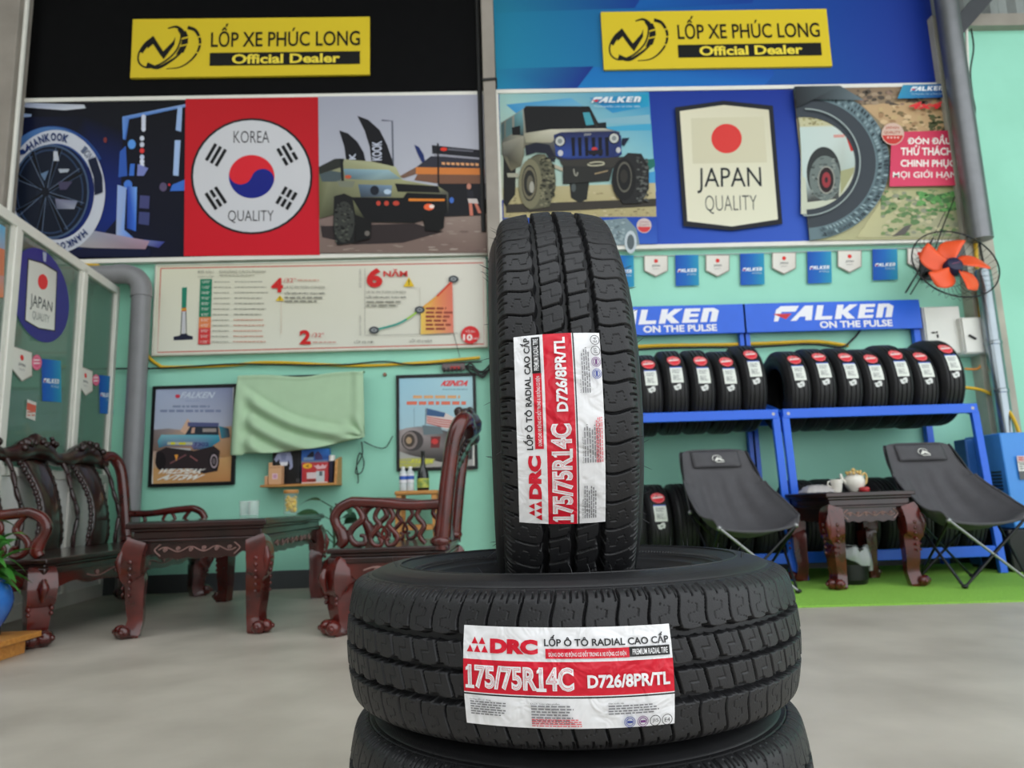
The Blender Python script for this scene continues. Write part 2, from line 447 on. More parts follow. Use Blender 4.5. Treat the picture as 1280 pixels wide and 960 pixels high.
# artificial turf on the right
gm = MB(); g0 = atZ(1000, 760, 0); g1 = atZ(1280, 752.5, 0)
sl = (g1.y - g0.y) / (g1.x - g0.x)
xa, xb = 0.35, 5.2
gm.prism([(xa, g0.y + sl * (xa - g0.x), 0.001), (xb, g0.y + sl * (xb - g0.x), 0.001), (xb, WY - 0.03, 0.001), (xa, WY - 0.03, 0.001)], (0, 0, 0.009))
tag(gm.build('turf_mat', GRASSM), 'bright green artificial turf mat laid on the concrete under the racks', 'turf mat')

# ================================================================== UPPER BANNERS
def panel(name, label, cat, q, Y, th, m, frame=None, group=None):
    """a flat board on the wall: q = tl,tr,br,bl pixels, front face on plane Y"""
    pts = [atY(x, y, Y) for x, y in q]
    xs0 = (pts[0].x + pts[3].x) / 2; xs1 = (pts[1].x + pts[2].x) / 2; z1 = (pts[0].z + pts[1].z) / 2; z0 = (pts[2].z + pts[3].z) / 2
    t = thing(name, label, cat, ((xs0 + xs1) / 2, Y, z0), 0, group)
    b = MB(); b.bx((xs0, Y, z0), (xs1, Y + th, z1)); b.build('board', m, t, org=t.location, bevel=0.003)
    if frame:
        b = MB(); fw = frame[0]
        for a, c in (((xs0 - fw, z0 - fw), (xs1 + fw, z0)), ((xs0 - fw, z1), (xs1 + fw, z1 + fw)), ((xs0 - fw, z0), (xs0, z1)), ((xs1, z0), (xs1 + fw, z1))):
            b.bx((a[0], Y - frame[2], a[1]), (c[0], Y + th, c[1]))
        b.build('frame', frame[1], t, org=t.location, bevel=0.004)
    return t, (xs0, xs1, z0, z1)
BP = WY - 0.05
BLKV = mat('black vinyl banner', (11, 11, 12), 0.55, spec=0.08, var=0.1)
NAVV = mat('blue vinyl banner', (28, 58, 150), 0.5, spec=0.15, var=0.05)
t, _ = panel('wall_banner', 'plain black banner panel across the top left of the wall behind a yellow sign', 'banner', [(35, -60), (601, -60), (606, 117), (24, 121)], BP, 0.05, BLKV)
t, _ = panel('wall_banner', 'blue gradient banner panel across the top right of the wall behind a yellow sign', 'banner', [(619, -60), (1153, -60), (1176, 106), (621, 113)], BP, 0.05, NAVV)
P = Print(wallmap(BP))
TEAL, MID, NAV = (36, 128, 150), (24, 92, 160), (24, 44, 130)
P.poly([(614, -62), (880, -62), (880, 111), (621, 115)], [(34, 118, 148), (26, 80, 156), (24, 92, 165), (34, 132, 165)])
P.poly([(880, -62), (1154, -62), (1177, 106), (880, 111)], [(26, 80, 156), (22, 44, 128), (28, 50, 140), (24, 92, 165)])
P.poly([(619, 0), (800, -2), (795, 10), (620, 16)], [(34, 118, 148), (24, 60, 140), (24, 60, 140), (34, 122, 150)])
P.poly([(622, 86), (742, 83), (720, 112), (621, 113)], [(34, 125, 160), (26, 48, 130), (24, 56, 138), (34, 135, 172)])
P.poly([(800, 0), (870, -40), (960, -40), (940, 4), (792, 12)], [(24, 92, 165), (24, 92, 165), (26, 70, 150), (24, 62, 145), (24, 92, 165)])
P.poly([(720, 112), (742, 84), (960, 80), (968, 92), (955, 108)], [(30, 120, 185), (28, 110, 180), (26, 80, 165), (26, 78, 165), (28, 100, 180)])
P.build('printed_design', PRT, t, org=t.location)

# yellow dealer signs
YEL2 = (218, 192, 44)
def dealer(label, q, org, sc, ofs):
    t, _ = panel('dealer_sign', label, 'sign', q, BP - 0.03, 0.03, mat('yellow sign board', (226, 200, 46), 0.4, var=0.03), group='yellow dealer signs')
    P = Print(wallmap(BP - 0.03)); K = (22, 22, 20)
    P.poly(q, YEL2)
    # local frame 0..300 x 0..72 mapped on the quad
    tl, tr, br, bl = [Vector(p) for p in q]
    def m(x, y): a = tl + (tr - tl) * (x / 300); b = bl + (br - bl) * (x / 300); p = a + (b - a) * (y / 72); return (p.x, p.y)
    def MP(x, y, e): p = m(x, y); return atY(p[0], p[1], BP - 0.03) + Vector((0, -e, 0))
    P.map = MP
    P.crop(0, 0, 1)
    # emblem: a peaked N wrapped in a tyre swoosh
    out = [(46 + 37 * math.cos(R_(a)) * (1 if a < 190 else 1) - 0, 36 + 24 * math.sin(R_(a))) for a in range(-58, 200, 8)]
    P.line(crom([(58, 13), (62, 22), (56, 40), (40, 54), (22, 60), (11, 55), (9, 44), (16, 31), (27, 22)], 6), 2.2, K)
    P.line(crom([(20, 56), (34, 60), (50, 52), (62, 43)], 6), 5.5, K, 2.0)
    P.line([(12, 41), (27, 22)], 5.0, K, 3.0)
    P.poly([(20, 32), (27, 21), (31, 27), (40, 40), (52, 28), (55, 22), (54, 32), (41, 50), (36, 44), (27, 31), (20, 37)], K)
    P.line(crom([(45, 12), (55, 10), (62, 14), (66, 21)], 6), 1.5, K, 5.5)
    for a, b in (((62, 17), (71, 21)), ((62, 26), (71, 25)), ((60, 36), (69, 33))):
        pass
    P.poly([(61, 17), (68, 15), (71, 22), (63, 24)], K); P.poly([(63, 26), (71, 24), (71, 31), (62, 33)], K); P.poly([(61, 35), (70, 33), (66, 42), (56, 45)], K)
    P.line(crom([(70, 11), (80, 15), (86, 27), (84, 40), (75, 52), (62, 60), (45, 62)], 6), 4.5, K, 1.0)
    P.line([(79, 24), (90, 22)], 1.6, YEL2); P.line([(79, 33), (90, 32)], 1.6, YEL2); P.line([(75, 41), (86, 43)], 1.6, YEL2)
    P.text('LỐP XE PHÚC LONG', (100, 7, 288, 36), K, 0.012)
    P.rect(99, 43, 288, 59, K)
    P.text('Official Dealer', (127, 45, 263, 57), (236, 214, 70), 0.03)
    P.build('printed_design', PRT, t, org=t.location)
dealer('yellow dealer sign mounted on the black banner, left of the two yellow signs', [(166, 24), (462, 21), (462, 93), (163, 97)], 0, 1, 0)
dealer('yellow dealer sign mounted on the blue banner, right of the two yellow signs', [(751, 15), (1033, 11), (1040, 82), (755, 87)], 0, 1, 0)

# ================================================================== LEFT POSTER BANNER
FRW = (0.038, WHITEF, 0.012)
LQ = [(22, 128), (606, 120), (609, 318), (9, 322)]
t, _ = panel('poster_banner', 'long poster banner with white wheel lettering, red KOREA QUALITY block and green pickup', 'poster', LQ, BP, 0.05, BLKV, FRW)
P = Print(wallmap(BP), 0.0002)
P.poly([(22, 128), (233, 125), (231, 321), (9, 323)], [(12, 14, 24), (8, 9, 16), (10, 14, 36), (14, 24, 62)])
P.crop(0, 100, 5.3333)
P.poly([(110, 250), (560, 240), (820, 330), (800, 900), (600, 1130), (90, 1100)], [(14, 20, 50), (8, 12, 26), (8, 10, 20), (16, 40, 120), (18, 34, 86), (20, 30, 60)])
P.poly([(110, 150), (560, 165), (572, 188), (430, 202), (110, 178)], [(150, 160, 185), (190, 195, 205), (200, 205, 215), (200, 205, 215), (150, 160, 185)])
P.poly([(118, 220), (212, 228), (208, 245), (112, 254)], (140, 160, 195))
# blue doorway light lines and figures
P.poly([(815, 245), (1240, 160), (1240, 180), (860, 262), (840, 400), (820, 395)], [(110, 150, 215), (150, 175, 220), (90, 130, 190), (80, 120, 190), (40, 80, 160), (90, 140, 220)])
P.poly([(1185, 180), (1216, 180), (1208, 345), (1172, 335)], (150, 178, 220))
P.poly([(1166, 402), (1204, 402), (1190, 640), (1154, 636)], (160, 186, 225))
for yy in (250, 275, 300, 325): P.ell(958, yy, 15, 20, (205, 210, 225))
for yy, c in ((390, (205, 210, 225)), (432, (200, 205, 220)), (472, (220, 60, 60)), (515, (190, 200, 225)), (545, (215, 220, 235)), (570, (215, 220, 235))): P.ell(948, yy, 15, 17, c)
P.poly([(800, 480), (840, 440), (850, 640), (790, 650)], (50, 90, 175)); P.ell(880, 430, 26, 32, (90, 150, 225)); P.ell(855, 700, 28, 32, (70, 120, 210))
P.poly([(870, 560), (900, 560), (895, 640), (862, 640)], (60, 110, 200)); P.poly([(920, 560), (990, 590), (960, 640), (915, 640)], (120, 130, 190))
P.poly([(785, 700), (845, 720), (830, 1000), (900, 1060), (1100, 1080), (1060, 1120), (775, 1060)], [(150, 175, 225), (140, 165, 215), (120, 160, 230), (90, 130, 215), (60, 70, 150), (60, 60, 130), (160, 175, 210)])
P.poly([(850, 710), (915, 715), (908, 1010), (848, 990)], [(40, 70, 170), (120, 170, 240), (60, 110, 210), (30, 60, 150)])
P.poly([(935, 770), (1000, 775), (995, 860), (930, 855)], (70, 72, 120)); P.poly([(930, 880), (1000, 885), (995, 970), (925, 960)], (64, 70, 118))
P.poly([(1150, 700), (1235, 665), (1235, 740), (1135, 742)], (60, 110, 200)); P.ell(1090, 715, 25, 30, (90, 80, 110)); P.ell(1131, 700, 8, 8, (200, 50, 60)); P.ell(704, 402, 12, 18, (120, 50, 50))
P.poly([(590, 1000), (1000, 1075), (960, 1150), (480, 1110)], [(150, 155, 170), (170, 140, 160), (150, 120, 130), (165, 165, 165)])
P.poly([(560, 1120), (1010, 1130), (1000, 1180), (420, 1180)], (14, 20, 52))
# the wheel
P.crop(0, 0, 1)
P.ell(66, 240, 71, 82, (34, 66, 130), 178, 330, n=40, inner=0.72)
P.ell(64, 238, 66, 79, (70, 110, 165), 200, 300, n=30, inner=0.86)
wc = (70, 240)
def wl_(p): return p
clipx = 16
for i in range(80):   # white sidewall ring, cut at the banner edge
    a, b_ = i * 4.5, (i + 1) * 4.5
    q = [(70 + 62 * k * math.cos(R_(x_)), 240 + 77 * k * math.sin(R_(x_))) for x_, k in ((a, 1), (b_, 1), (b_, .78), (a, .78))]
    q = [(max(p[0], 22 - (p[1] - 128) * 0.067), p[1]) for p in q]
    if i == 0: P.L += 1
    P.poly(q, (196, 200, 210), True)
P.ell(64, 240, 48, 59, (16, 24, 40)); P.ell(64, 240, 48, 59, (70, 90, 120), inner=0.955); P.ell(63, 240, 42, 53, (44, 62, 92), inner=0.96)
P.ell(58, 243, 12, 15, (26, 34, 50))
for a in (-75, -28, 18, 62, 105, 150, 200, 240):
    ca, sa = math.cos(R_(a)), math.sin(R_(a))
    e = (62 + 45 * ca, 240 + 56 * sa)
    P.line([(58, 241), (e[0] - 3 * sa, e[1] + 3 * ca)], 4.5, (12, 14, 20)); P.line([(59, 240), (e[0] + 3 * sa, e[1] - 3 * ca)], 0.9, (92, 106, 130)); P.line([(59, 243), (e[0] - 5 * sa, e[1] + 5 * ca)], 0.8, (62, 78, 104))
P.poly([(68, 190), (73, 190), (75, 202), (68, 202)], (190, 195, 205)); P.poly([(74, 212), (88, 212), (86, 216), (76, 217)], (170, 178, 190)); P.poly([(70, 249), (98, 252), (94, 262), (72, 262)], [(110, 110, 135), (120, 125, 150), (150, 155, 170), (90, 95, 115)]); P.poly([(52, 218), (62, 214), (57, 227)], (96, 120, 150)); P.poly([(74, 228), (92, 228), (84, 238), (76, 238)], (70, 66, 92))
P.ell(58, 241, 5, 6, (20, 24, 34))
P.poly([(111, 201), (121, 197), (129, 222), (129.5, 241), (119.5, 245), (118, 222)], (20, 28, 52))
def arc_text(s, cx, cy, rx, ry, a0, a1, hh, col, bold=0.02, flip=False):
    n = len(s)
    for i, ch in enumerate(s):
        if ch == ' ': continue
        am = a0 + (a1 - a0) * (i + 0.5) / n; da = (a1 - a0) / n * 0.42
        def pt(a, k): return (cx + (rx + k) * math.cos(R_(a)), cy + (ry + k) * math.sin(R_(a)))
        P.text(ch, [pt(am - da, hh / 2), pt(am + da, hh / 2), pt(am + da, -hh / 2), pt(am - da, -hh / 2)], col, bold)
P.poly([(26, 189), (30, 187), (33, 190), (35, 182), (37, 188), (33, 193), (27, 195)], (22, 46, 100))
arc_text('HANKOOK', 70, 240, 55, 68, -128, -72, 10, (22, 46, 100), 0.03)
arc_text('ION', 70, 240, 56, 68, -52, -36, 9, (90, 100, 125), 0.0)
arc_text('HANKOOK', 70, 240, 56, 69, 46, 98, 9, (22, 46, 100), 0.03)
# red block
P.poly([(233, 125), (398.5, 122.5), (400.5, 319.5), (231, 321)], [(188, 26, 34), (180, 24, 32), (205, 26, 44), (205, 24, 40)])
P.ell(315.5, 221.5, 76, 72.5, (26, 26, 28)); P.ell(315.5, 221.5, 73, 69.8, (206, 206, 210))
P.text('KOREA', (293, 165, 337.5, 180), (36, 36, 38), -0.005); P.text('QUALITY', (286, 264, 343, 280), (36, 36, 38), -0.005)
P.ell(315.5, 222, 28.5, 27, (24, 34, 128)); P.ell(315.5, 222, 28.5, 27, (216, 38, 50), 180 + 15, 360 + 15)
P.ell(301.7, 218.3, 14.2, 13.4, (216, 38, 50)); P.ell(329.3, 225.7, 14.2, 13.4, (24, 34, 128))
def trig(cx, cy, ang, rows):
    d = Vector((math.cos(R_(ang)), math.sin(R_(ang)))); nrm = Vector((-d.y, d.x))
    for k, full in enumerate(rows):
        c = Vector((cx, cy)) + nrm * (k - 1) * 7.0
        for a, b in (((-12, 12),) if full else ((-12, -1.5), (1.5, 12))):
            P.line([tuple(c + d * a), tuple(c + d * b)], 4.2, (26, 26, 28))
trig(271, 195, -60, (1, 1, 1)); trig(360, 194, 60, (0, 1, 0)); trig(271, 249, 57, (1, 0, 1)); trig(359, 249, -60, (0, 0, 0))
# pickup photo
P.poly([(398.5, 122.5), (606, 120), (607, 250), (400, 250)], [(158, 160, 174), (164, 165, 178), (186, 187, 196), (182, 184, 194)])
P.crop(390, 110, 4.365)
P.poly([(42, 700), (955, 690), (962, 905), (45, 905)], [(130, 110, 104), (150, 132, 122), (120, 100, 92), (124, 106, 98)])
P.speck(50, 720, 950, 900, 60, 30, [(112, 94, 88), (146, 130, 120), (160, 146, 136)], 3, .2)
P.poly([(50, 760), (560, 745), (720, 790), (500, 850), (240, 860), (60, 820)], (52, 44, 44))
P.line([(382, 184), (440, 188), (446, 470)], 9, (96, 100, 112))
for pts in ([(152, 240), (200, 256), (250, 300), (285, 360), (298, 420), (190, 410), (180, 330)], [(250, 160), (310, 182), (372, 238), (412, 318), (440, 400), (458, 475), (330, 430), (318, 330), (290, 240)]): P.poly(pts, (24, 24, 28))
P.text('KOOK', [(330, 300), (376, 296), (376, 400), (330, 404)][3:] + [(330, 300), (384, 296), (384, 402)], (190, 194, 210), 0.03)
P.text('K', [(206, 398), (206, 365), (242, 365), (242, 398)], (190, 194, 210), 0.03)
P.poly([(560, 318), (585, 330), (610, 370), (620, 415), (600, 412), (575, 360)], (34, 48, 100))
P.poly([(650, 380), (940, 390), (940, 445), (570, 440)], (52, 52, 62)); P.poly([(655, 320), (918, 346), (920, 392), (658, 366)], (36, 36, 42)); P.poly([(670, 366), (935, 390), (935, 400), (670, 378)], (150, 150, 160))
P.ell(720, 342, 18, 10, (220, 60, 44)); P.poly([(742, 338), (880, 349), (880, 358), (742, 347)], (100, 100, 110))
P.poly([(568, 440), (940, 446), (942, 482), (568, 478)], (206, 124, 62)); P.poly([(480, 490), (568, 440), (568, 478), (500, 500)], (120, 92, 78)); P.poly([(578, 478), (942, 482), (942, 530), (700, 530), (560, 510)], (120, 84, 66))
[P.poly([(708 + 26 * i, 413 + .9 * i), (728 + 26 * i, 414 + .9 * i), (727 + 26 * i, 428 + .9 * i), (710 + 26 * i, 426 + .9 * i)], (220, 160, 110)) for i in range(9)]
P.poly([(690, 530), (945, 530), (945, 700), (720, 710)], (30, 30, 34)); P.line([(688, 310), (692, 540)], 9, (26, 26, 30))
P.ell(857, 545, 12, 16, (190, 130, 110)); P.poly([(845, 562), (880, 570), (885, 615), (850, 612)], (40, 40, 46)); P.poly([(850, 612), (900, 612), (910, 640), (855, 636)], (200, 190, 185)); P.poly([(856, 636), (874, 636), (880, 705), (862, 705)], (200, 120, 100)); P.poly([(886, 638), (902, 638), (925, 690), (908, 692)], (200, 120, 100)); P.ell(763, 620, 12, 16, (70, 110, 190))
# pickup body
P.poly([(42, 440), (130, 395), (330, 410), (460, 440), (495, 510), (690, 545), (745, 580), (745, 690), (560, 745), (240, 740), (120, 700), (45, 720)], [(110, 112, 78), (150, 152, 120), (160, 160, 128), (176, 178, 140), (160, 160, 120), (150, 148, 110), (90, 90, 80), (40, 40, 40), (30, 30, 30), (40, 40, 38), (70, 72, 54), (84, 86, 62)])
P.poly([(175, 450), (420, 455), (490, 505), (330, 512), (190, 505)], [(120, 150, 165), (150, 180, 190), (120, 140, 140), (130, 150, 150), (80, 100, 110)])
P.poly([(46, 480), (110, 460), (165, 470), (160, 520), (60, 520)], (76, 88, 92)); P.poly([(42, 440), (130, 395), (180, 395), (170, 440), (45, 480)], (46, 48, 44)); P.line([(165, 395), (172, 520)], 16, (30, 32, 32))
P.poly([(140, 515), (240, 518), (225, 552), (155, 548)], (120, 124, 108)); P.ell(201, 494, 18, 10, (190, 90, 60))
P.poly([(255, 535), (440, 540), (435, 602), (270, 605)], [(90, 110, 130), (120, 145, 170), (90, 100, 110), (60, 70, 80)]); P.ell(345, 568, 24, 26, (30, 34, 44)); P.ell(415, 575, 20, 14, (180, 200, 220))
P.poly([(455, 530), (690, 545), (700, 580), (470, 575)], (26, 26, 28)); P.poly([(220, 605), (500, 608), (520, 580), (735, 590), (740, 690), (560, 740), (300, 735)], (22, 22, 24))
P.poly([(530, 612), (725, 614), (725, 626), (530, 626)], (220, 130, 50)); P.ell(640, 658, 28, 18, (230, 100, 60)); P.ell(655, 655, 14, 10, (240, 220, 210))
for xx, w_ in ((366, 12), (410, 13), (462, 18)): P.ell(xx, 638, w_, 13, (190, 70, 54))
P.poly([(125, 600), (180, 585), (225, 605), (240, 700), (236, 855), (140, 866), (120, 780)], (30, 30, 30)); P.ell(180, 740, 56, 112, (58, 60, 56)); P.speck(130, 640, 228, 850, 60, 14, [(38, 38, 36), (84, 86, 78), (24, 24, 24)], 5)
P.poly([(600, 690), (728, 680), (720, 770), (690, 792), (620, 785)], (20, 20, 20)); P.poly([(240, 700), (330, 735), (320, 830), (240, 850)], (24, 24, 24)); P.ell(305, 802, 14, 14, (110, 104, 98))
P.build('printed_picture', PRT, t, org=t.location)

# ================================================================== RIGHT POSTER BANNER
RQ = [(624, 117), (1176, 109), (1199, 299), (628, 309)]
t, _ = panel('poster_banner', 'long poster banner with white jeep, blue JAPAN QUALITY shield and huge off-road tyre', 'poster', RQ, BP, 0.05, NAVV, FRW)
P = Print(wallmap(BP), 0.0002)
P.poly([(812, 113), (990, 111), (1012, 301), (790, 306)], [(26, 52, 140), (26, 50, 140), (56, 92, 190), (44, 80, 180)])
# jeep photo, with sky, sand and car
P.poly([(624, 116), (811, 114), (820, 240), (627, 250)], [(150, 190, 185), (40, 140, 185), (150, 200, 200), (190, 190, 165)])
P.crop(620, 110, 4.8)
P.poly([(60, 100), (450, 60), (560, 130), (130, 160)], [(60, 140, 190), (90, 160, 200), (120, 175, 195), (60, 140, 190)])
P.poly([(560, 60), (910, 38), (920, 110), (700, 150)], [(60, 130, 185), (30, 150, 180), (40, 150, 190), (50, 140, 190)]); P.poly([(600, 190), (920, 160), (930, 215), (620, 215)], (130, 175, 190)); P.poly([(640, 235), (930, 215), (935, 255), (660, 258)], (70, 160, 195))
P.poly([(890, 430), (950, 425), (955, 470), (905, 500)], (40, 110, 100)); P.poly([(900, 510), (955, 500), (955, 570), (920, 570)], (70, 150, 200))
P.poly([(40, 600), (955, 570), (962, 775), (48, 800)], [(170, 160, 120), (190, 178, 140), (176, 164, 120), (180, 166, 120)])
P.speck(60, 620, 950, 780, 140, 14, [(150, 138, 100), (200, 188, 150), (126, 116, 86), (188, 172, 128)], 9, .4)
P.poly([(60, 700), (960, 665), (960, 710), (400, 740), (60, 750)], (60, 56, 50))
# far front tyre/hind wheels
P.poly([(45, 400), (120, 420), (115, 640), (60, 715), (45, 690)], (34, 34, 32)); P.poly([(440, 560), (560, 560), (545, 670), (500, 690), (450, 660)], (40, 42, 40)); P.ell(465, 600, 14, 26, (80, 86, 86))
P.poly([(30, 210), (160, 130), (180, 110), (560, 112), (625, 235), (740, 265), (755, 400), (700, 440), (420, 460), (330, 400), (180, 350), (90, 500), (35, 400)], [(100, 100, 92), (150, 150, 138), (30, 30, 30), (30, 30, 30), (30, 30, 30), (60, 64, 84), (40, 52, 100), (40, 44, 66), (36, 38, 52), (60, 60, 60), (110, 106, 90), (120, 112, 88), (80, 80, 72)])
P.poly([(165, 128), (178, 115), (556, 114), (600, 240), (180, 275)], (30, 30, 31)); P.poly([(520, 150), (560, 148), (588, 222), (540, 226)], (70, 150, 165))
P.poly([(110, 165), (158, 135), (165, 240), (165, 290), (110, 280)], [(90, 130, 135), (110, 160, 165), (100, 140, 145), (60, 70, 70), (60, 80, 80)]); P.poly([(60, 200), (96, 175), (98, 275), (58, 300)], (84, 110, 110)); P.poly([(30, 225), (50, 205), (50, 300), (34, 330)], (70, 90, 90))
P.poly([(95, 240), (145, 228), (145, 285), (98, 285)], (24, 24, 24)); P.poly([(612, 212), (660, 208), (662, 245), (620, 242)], (28, 32, 36))
P.poly([(165, 275), (330, 250), (650, 245), (745, 268), (730, 275), (400, 270), (330, 330), (180, 330)], [(150, 146, 128), (196, 192, 172), (200, 196, 178), (60, 62, 80), (80, 80, 90), (190, 186, 168), (160, 154, 134), (150, 146, 124)])
P.poly([(40, 330), (165, 290), (170, 400), (150, 470), (90, 500), (70, 420), (40, 400)], [(130, 128, 116), (150, 146, 130), (96, 92, 74), (96, 92, 74), (110, 104, 84), (70, 68, 60), (90, 90, 84)])
P.poly([(345, 285), (390, 268), (720, 262), (750, 290), (752, 390), (700, 420), (430, 430), (360, 410)], [(44, 52, 90), (38, 44, 78), (40, 46, 80), (44, 52, 96), (48, 70, 140), (36, 48, 96), (36, 48, 100), (50, 76, 150)])
for xx in (450, 490, 530, 572, 612, 652): P.poly([(xx, 300), (xx + 22, 298), (xx + 24, 410), (xx + 6, 412)], (20, 22, 34))
P.text('JEEP', (525, 276, 572, 292), (150, 150, 150), 0.03)
for xx, yy in ((383, 322), (707, 305)): P.ell(xx, yy, 33, 34, (24, 26, 34)); P.ell(xx, yy, 27, 28, (190, 192, 186)); P.ell(xx, yy, 14, 15, (130, 134, 134))
P.ell(386, 394, 16, 18, (190, 190, 196)); P.ell(733, 376, 14, 17, (190, 190, 190)); P.ell(590, 370, 17, 12, (190, 60, 60)); P.poly([(550, 380), (640, 372), (640, 400), (560, 405)], (30, 30, 40))
P.poly([(755, 305), (800, 303), (765, 355), (752, 340)], (26, 32, 52))
P.poly([(175, 350), (240, 330), (320, 345), (360, 430), (330, 450), (300, 395), (240, 390), (180, 410)], (34, 36, 48))
P.poly([(380, 440), (780, 415), (790, 450), (700, 485), (480, 500), (400, 470)], (58, 56, 52)); P.line([(345, 470), (440, 510)], 20, (176, 168, 146)); P.poly([(440, 545), (560, 540), (565, 560), (460, 572)], (190, 184, 166)); P.poly([(400, 470), (700, 480), (680, 560), (400, 580)], (46, 46, 44))
P.line(crom([(560, 455), (600, 448), (640, 450), (645, 462), (600, 470), (556, 468), (552, 458)], 3), 8, (180, 176, 150)); P.line(crom([(465, 490), (470, 520), (482, 530), (490, 510)], 3), 9, (140, 138, 126)); P.line([(590, 520), (670, 500)], 8, (150, 130, 100))
P.poly([(65, 515), (135, 515), (135, 540), (70, 540)], (160, 158, 140))
# near left tyre
P.ell(260, 560, 98, 160, (74, 72, 58)); P.poly([(190, 430), (290, 400), (350, 470), (358, 600), (320, 715), (200, 735), (150, 640)], (96, 94, 76)); P.ell(205, 580, 70, 148, (120, 116, 92)); P.ell(200, 575, 46, 108, (44, 44, 40)); P.ell(200, 575, 42, 98, (110, 104, 84), inner=.8); P.ell(204, 580, 20, 50, (96, 92, 78)); P.speck(262, 420, 352, 715, 90, 16, [(60, 60, 48), (128, 124, 100), (44, 44, 36)], 4)
P.ell(214, 600, 14, 34, (160, 158, 146))
# far right tyre
P.poly([(690, 570), (720, 460), (790, 395), (870, 400), (915, 480), (915, 610), (870, 695), (760, 700)], (40, 40, 40)); P.ell(765, 555, 72, 125, (30, 30, 30)); P.ell(768, 540, 45, 92, (96, 94, 84), inner=.86); P.ell(765, 535, 22, 40, (50, 48, 44)); P.speck(840, 420, 912, 690, 70, 15, [(70, 72, 70), (28, 28, 28), (90, 92, 88)], 6)
falken(P, [(578, 62), (862, 58), (860, 92), (570, 97)], (220, 226, 230)); P.text('Thương hiệu của sự khác biệt', (584, 112, 862, 126), (196, 214, 220))
# strip under the jeep with a small tyre and badge
P.poly([(48, 785), (960, 778), (965, 940), (52, 955)], [(40, 78, 170), (36, 70, 165), (56, 96, 190), (50, 90, 180)])
P.poly([(640, 800), (780, 785), (840, 850), (860, 945), (640, 950)], (122, 140, 146)); P.ell(805, 930, 36, 68, (190, 200, 205)); P.ell(805, 930, 22, 46, (90, 100, 104)); P.speck(650, 800, 770, 945, 40, 16, [(96, 112, 118), (150, 166, 170)], 8)
P.ell(885, 832, 44, 44, (206, 190, 186)); P.ell(885, 832, 40, 40, (205, 66, 70), 10, 170); P.text('JAPAN', (858, 806, 912, 818), (150, 60, 60)); P.text('QUALITY', (853, 822, 917, 836), (150, 60, 60))
# shield
P.crop(820, 110, 4.8)
P.poly([(110, 125), (400, 85), (695, 115), (752, 822), (450, 862), (160, 836)], (34, 36, 42)); P.poly([(138, 148), (402, 111), (670, 140), (725, 795), (450, 837), (184, 806)], [(218, 212, 186), (212, 206, 180), (208, 202, 176), (222, 220, 196), (224, 222, 200), (224, 220, 196)])
P.poly([(205, 190), (640, 180), (660, 455), (215, 462)], (206, 200, 172))
P.ell(418, 312, 91, 88, (214, 62, 58))
P.text('JAPAN', [(243, 488), (622, 482), (632, 640), (243, 672)][:2] + [(630, 636), (243, 640)], (32, 38, 42), 0.0)
P.text('QUALITY', [(287, 652), (597, 650), (600, 756), (293, 764)], (70, 74, 74), -0.012)
# right photo
P.crop(1000, 90, 4.3636)
P.poly([(-45, 100), (772, 85), (882, 915), (45, 925)], [(110, 96, 84), (150, 124, 98), (176, 172, 130), (178, 176, 136)])
P.poly([(330, 190), (790, 150), (815, 345), (500, 345)], [(186, 156, 118), (178, 148, 108), (196, 164, 122), (180, 148, 112)]); P.speck(230, 95, 770, 190, 70, 22, [(96, 84, 74), (140, 116, 100), (82, 74, 66), (160, 140, 116)], 11); P.speck(420, 190, 790, 335, 70, 24, [(190, 164, 120), (160, 128, 94), (206, 178, 138), (120, 104, 74)], 12); P.speck(690, 240, 795, 330, 30, 20, [(92, 96, 66), (70, 78, 56)], 14)
P.poly([(480, 640), (842, 635), (880, 910), (300, 910)], [(182, 178, 134), (150, 160, 110), (150, 152, 128), (190, 186, 144)])
P.speck(430, 650, 850, 900, 160, 26, [(120, 144, 96), (164, 164, 124), (96, 128, 84), (190, 184, 148), (140, 144, 122)], 13); P.speck(620, 660, 840, 770, 60, 24, [(92, 150, 84), (110, 164, 96), (80, 124, 76)], 15)
P.poly([(490, 905), (560, 850), (600, 838), (560, 895)], (96, 92, 88))
# landscape and car seen through the ring
P.ell(20, 500, 280, 285, (196, 200, 180), -95, 95)
P.poly([(-25, 215), (100, 225), (210, 300), (-10, 312)], (190, 186, 150)); P.speck(5, 262, 150, 305, 24, 14, [(140, 132, 96), (170, 164, 120)], 16)
P.poly([(-12, 312), (235, 310), (290, 420), (296, 520), (210, 560), (200, 700), (30, 720), (20, 590), (5, 580)], [(190, 206, 200), (196, 206, 200), (190, 204, 198), (180, 196, 190), (170, 180, 170), (60, 60, 60), (60, 60, 60), (190, 205, 200), (190, 205, 200)])
P.poly([(210, 550), (285, 530), (280, 560), (210, 680)], (160, 160, 120)); P.text('HILUX', (172, 352, 232, 372), (200, 90, 90)) if False else P.poly([(172, 354), (232, 352), (232, 368), (172, 370)], (206, 150, 140))
P.poly([(240, 365), (262, 372), (282, 440), (266, 444)], (196, 60, 56))
P.ell(118, 560, 92, 140, (52, 56, 56)); P.ell(125, 590, 84, 122, (110, 120, 116)); P.speck(50, 480, 200, 700, 60, 14, [(84, 92, 90), (134, 142, 136), (60, 66, 64)], 17); P.ell(132, 600, 46, 76, (150, 150, 140)); P.ell(132, 600, 40, 68, (46, 34, 36)); P.ell(132, 600, 24, 42, (150, 56, 62)); P.ell(132, 600, 9, 16, (60, 40, 44))
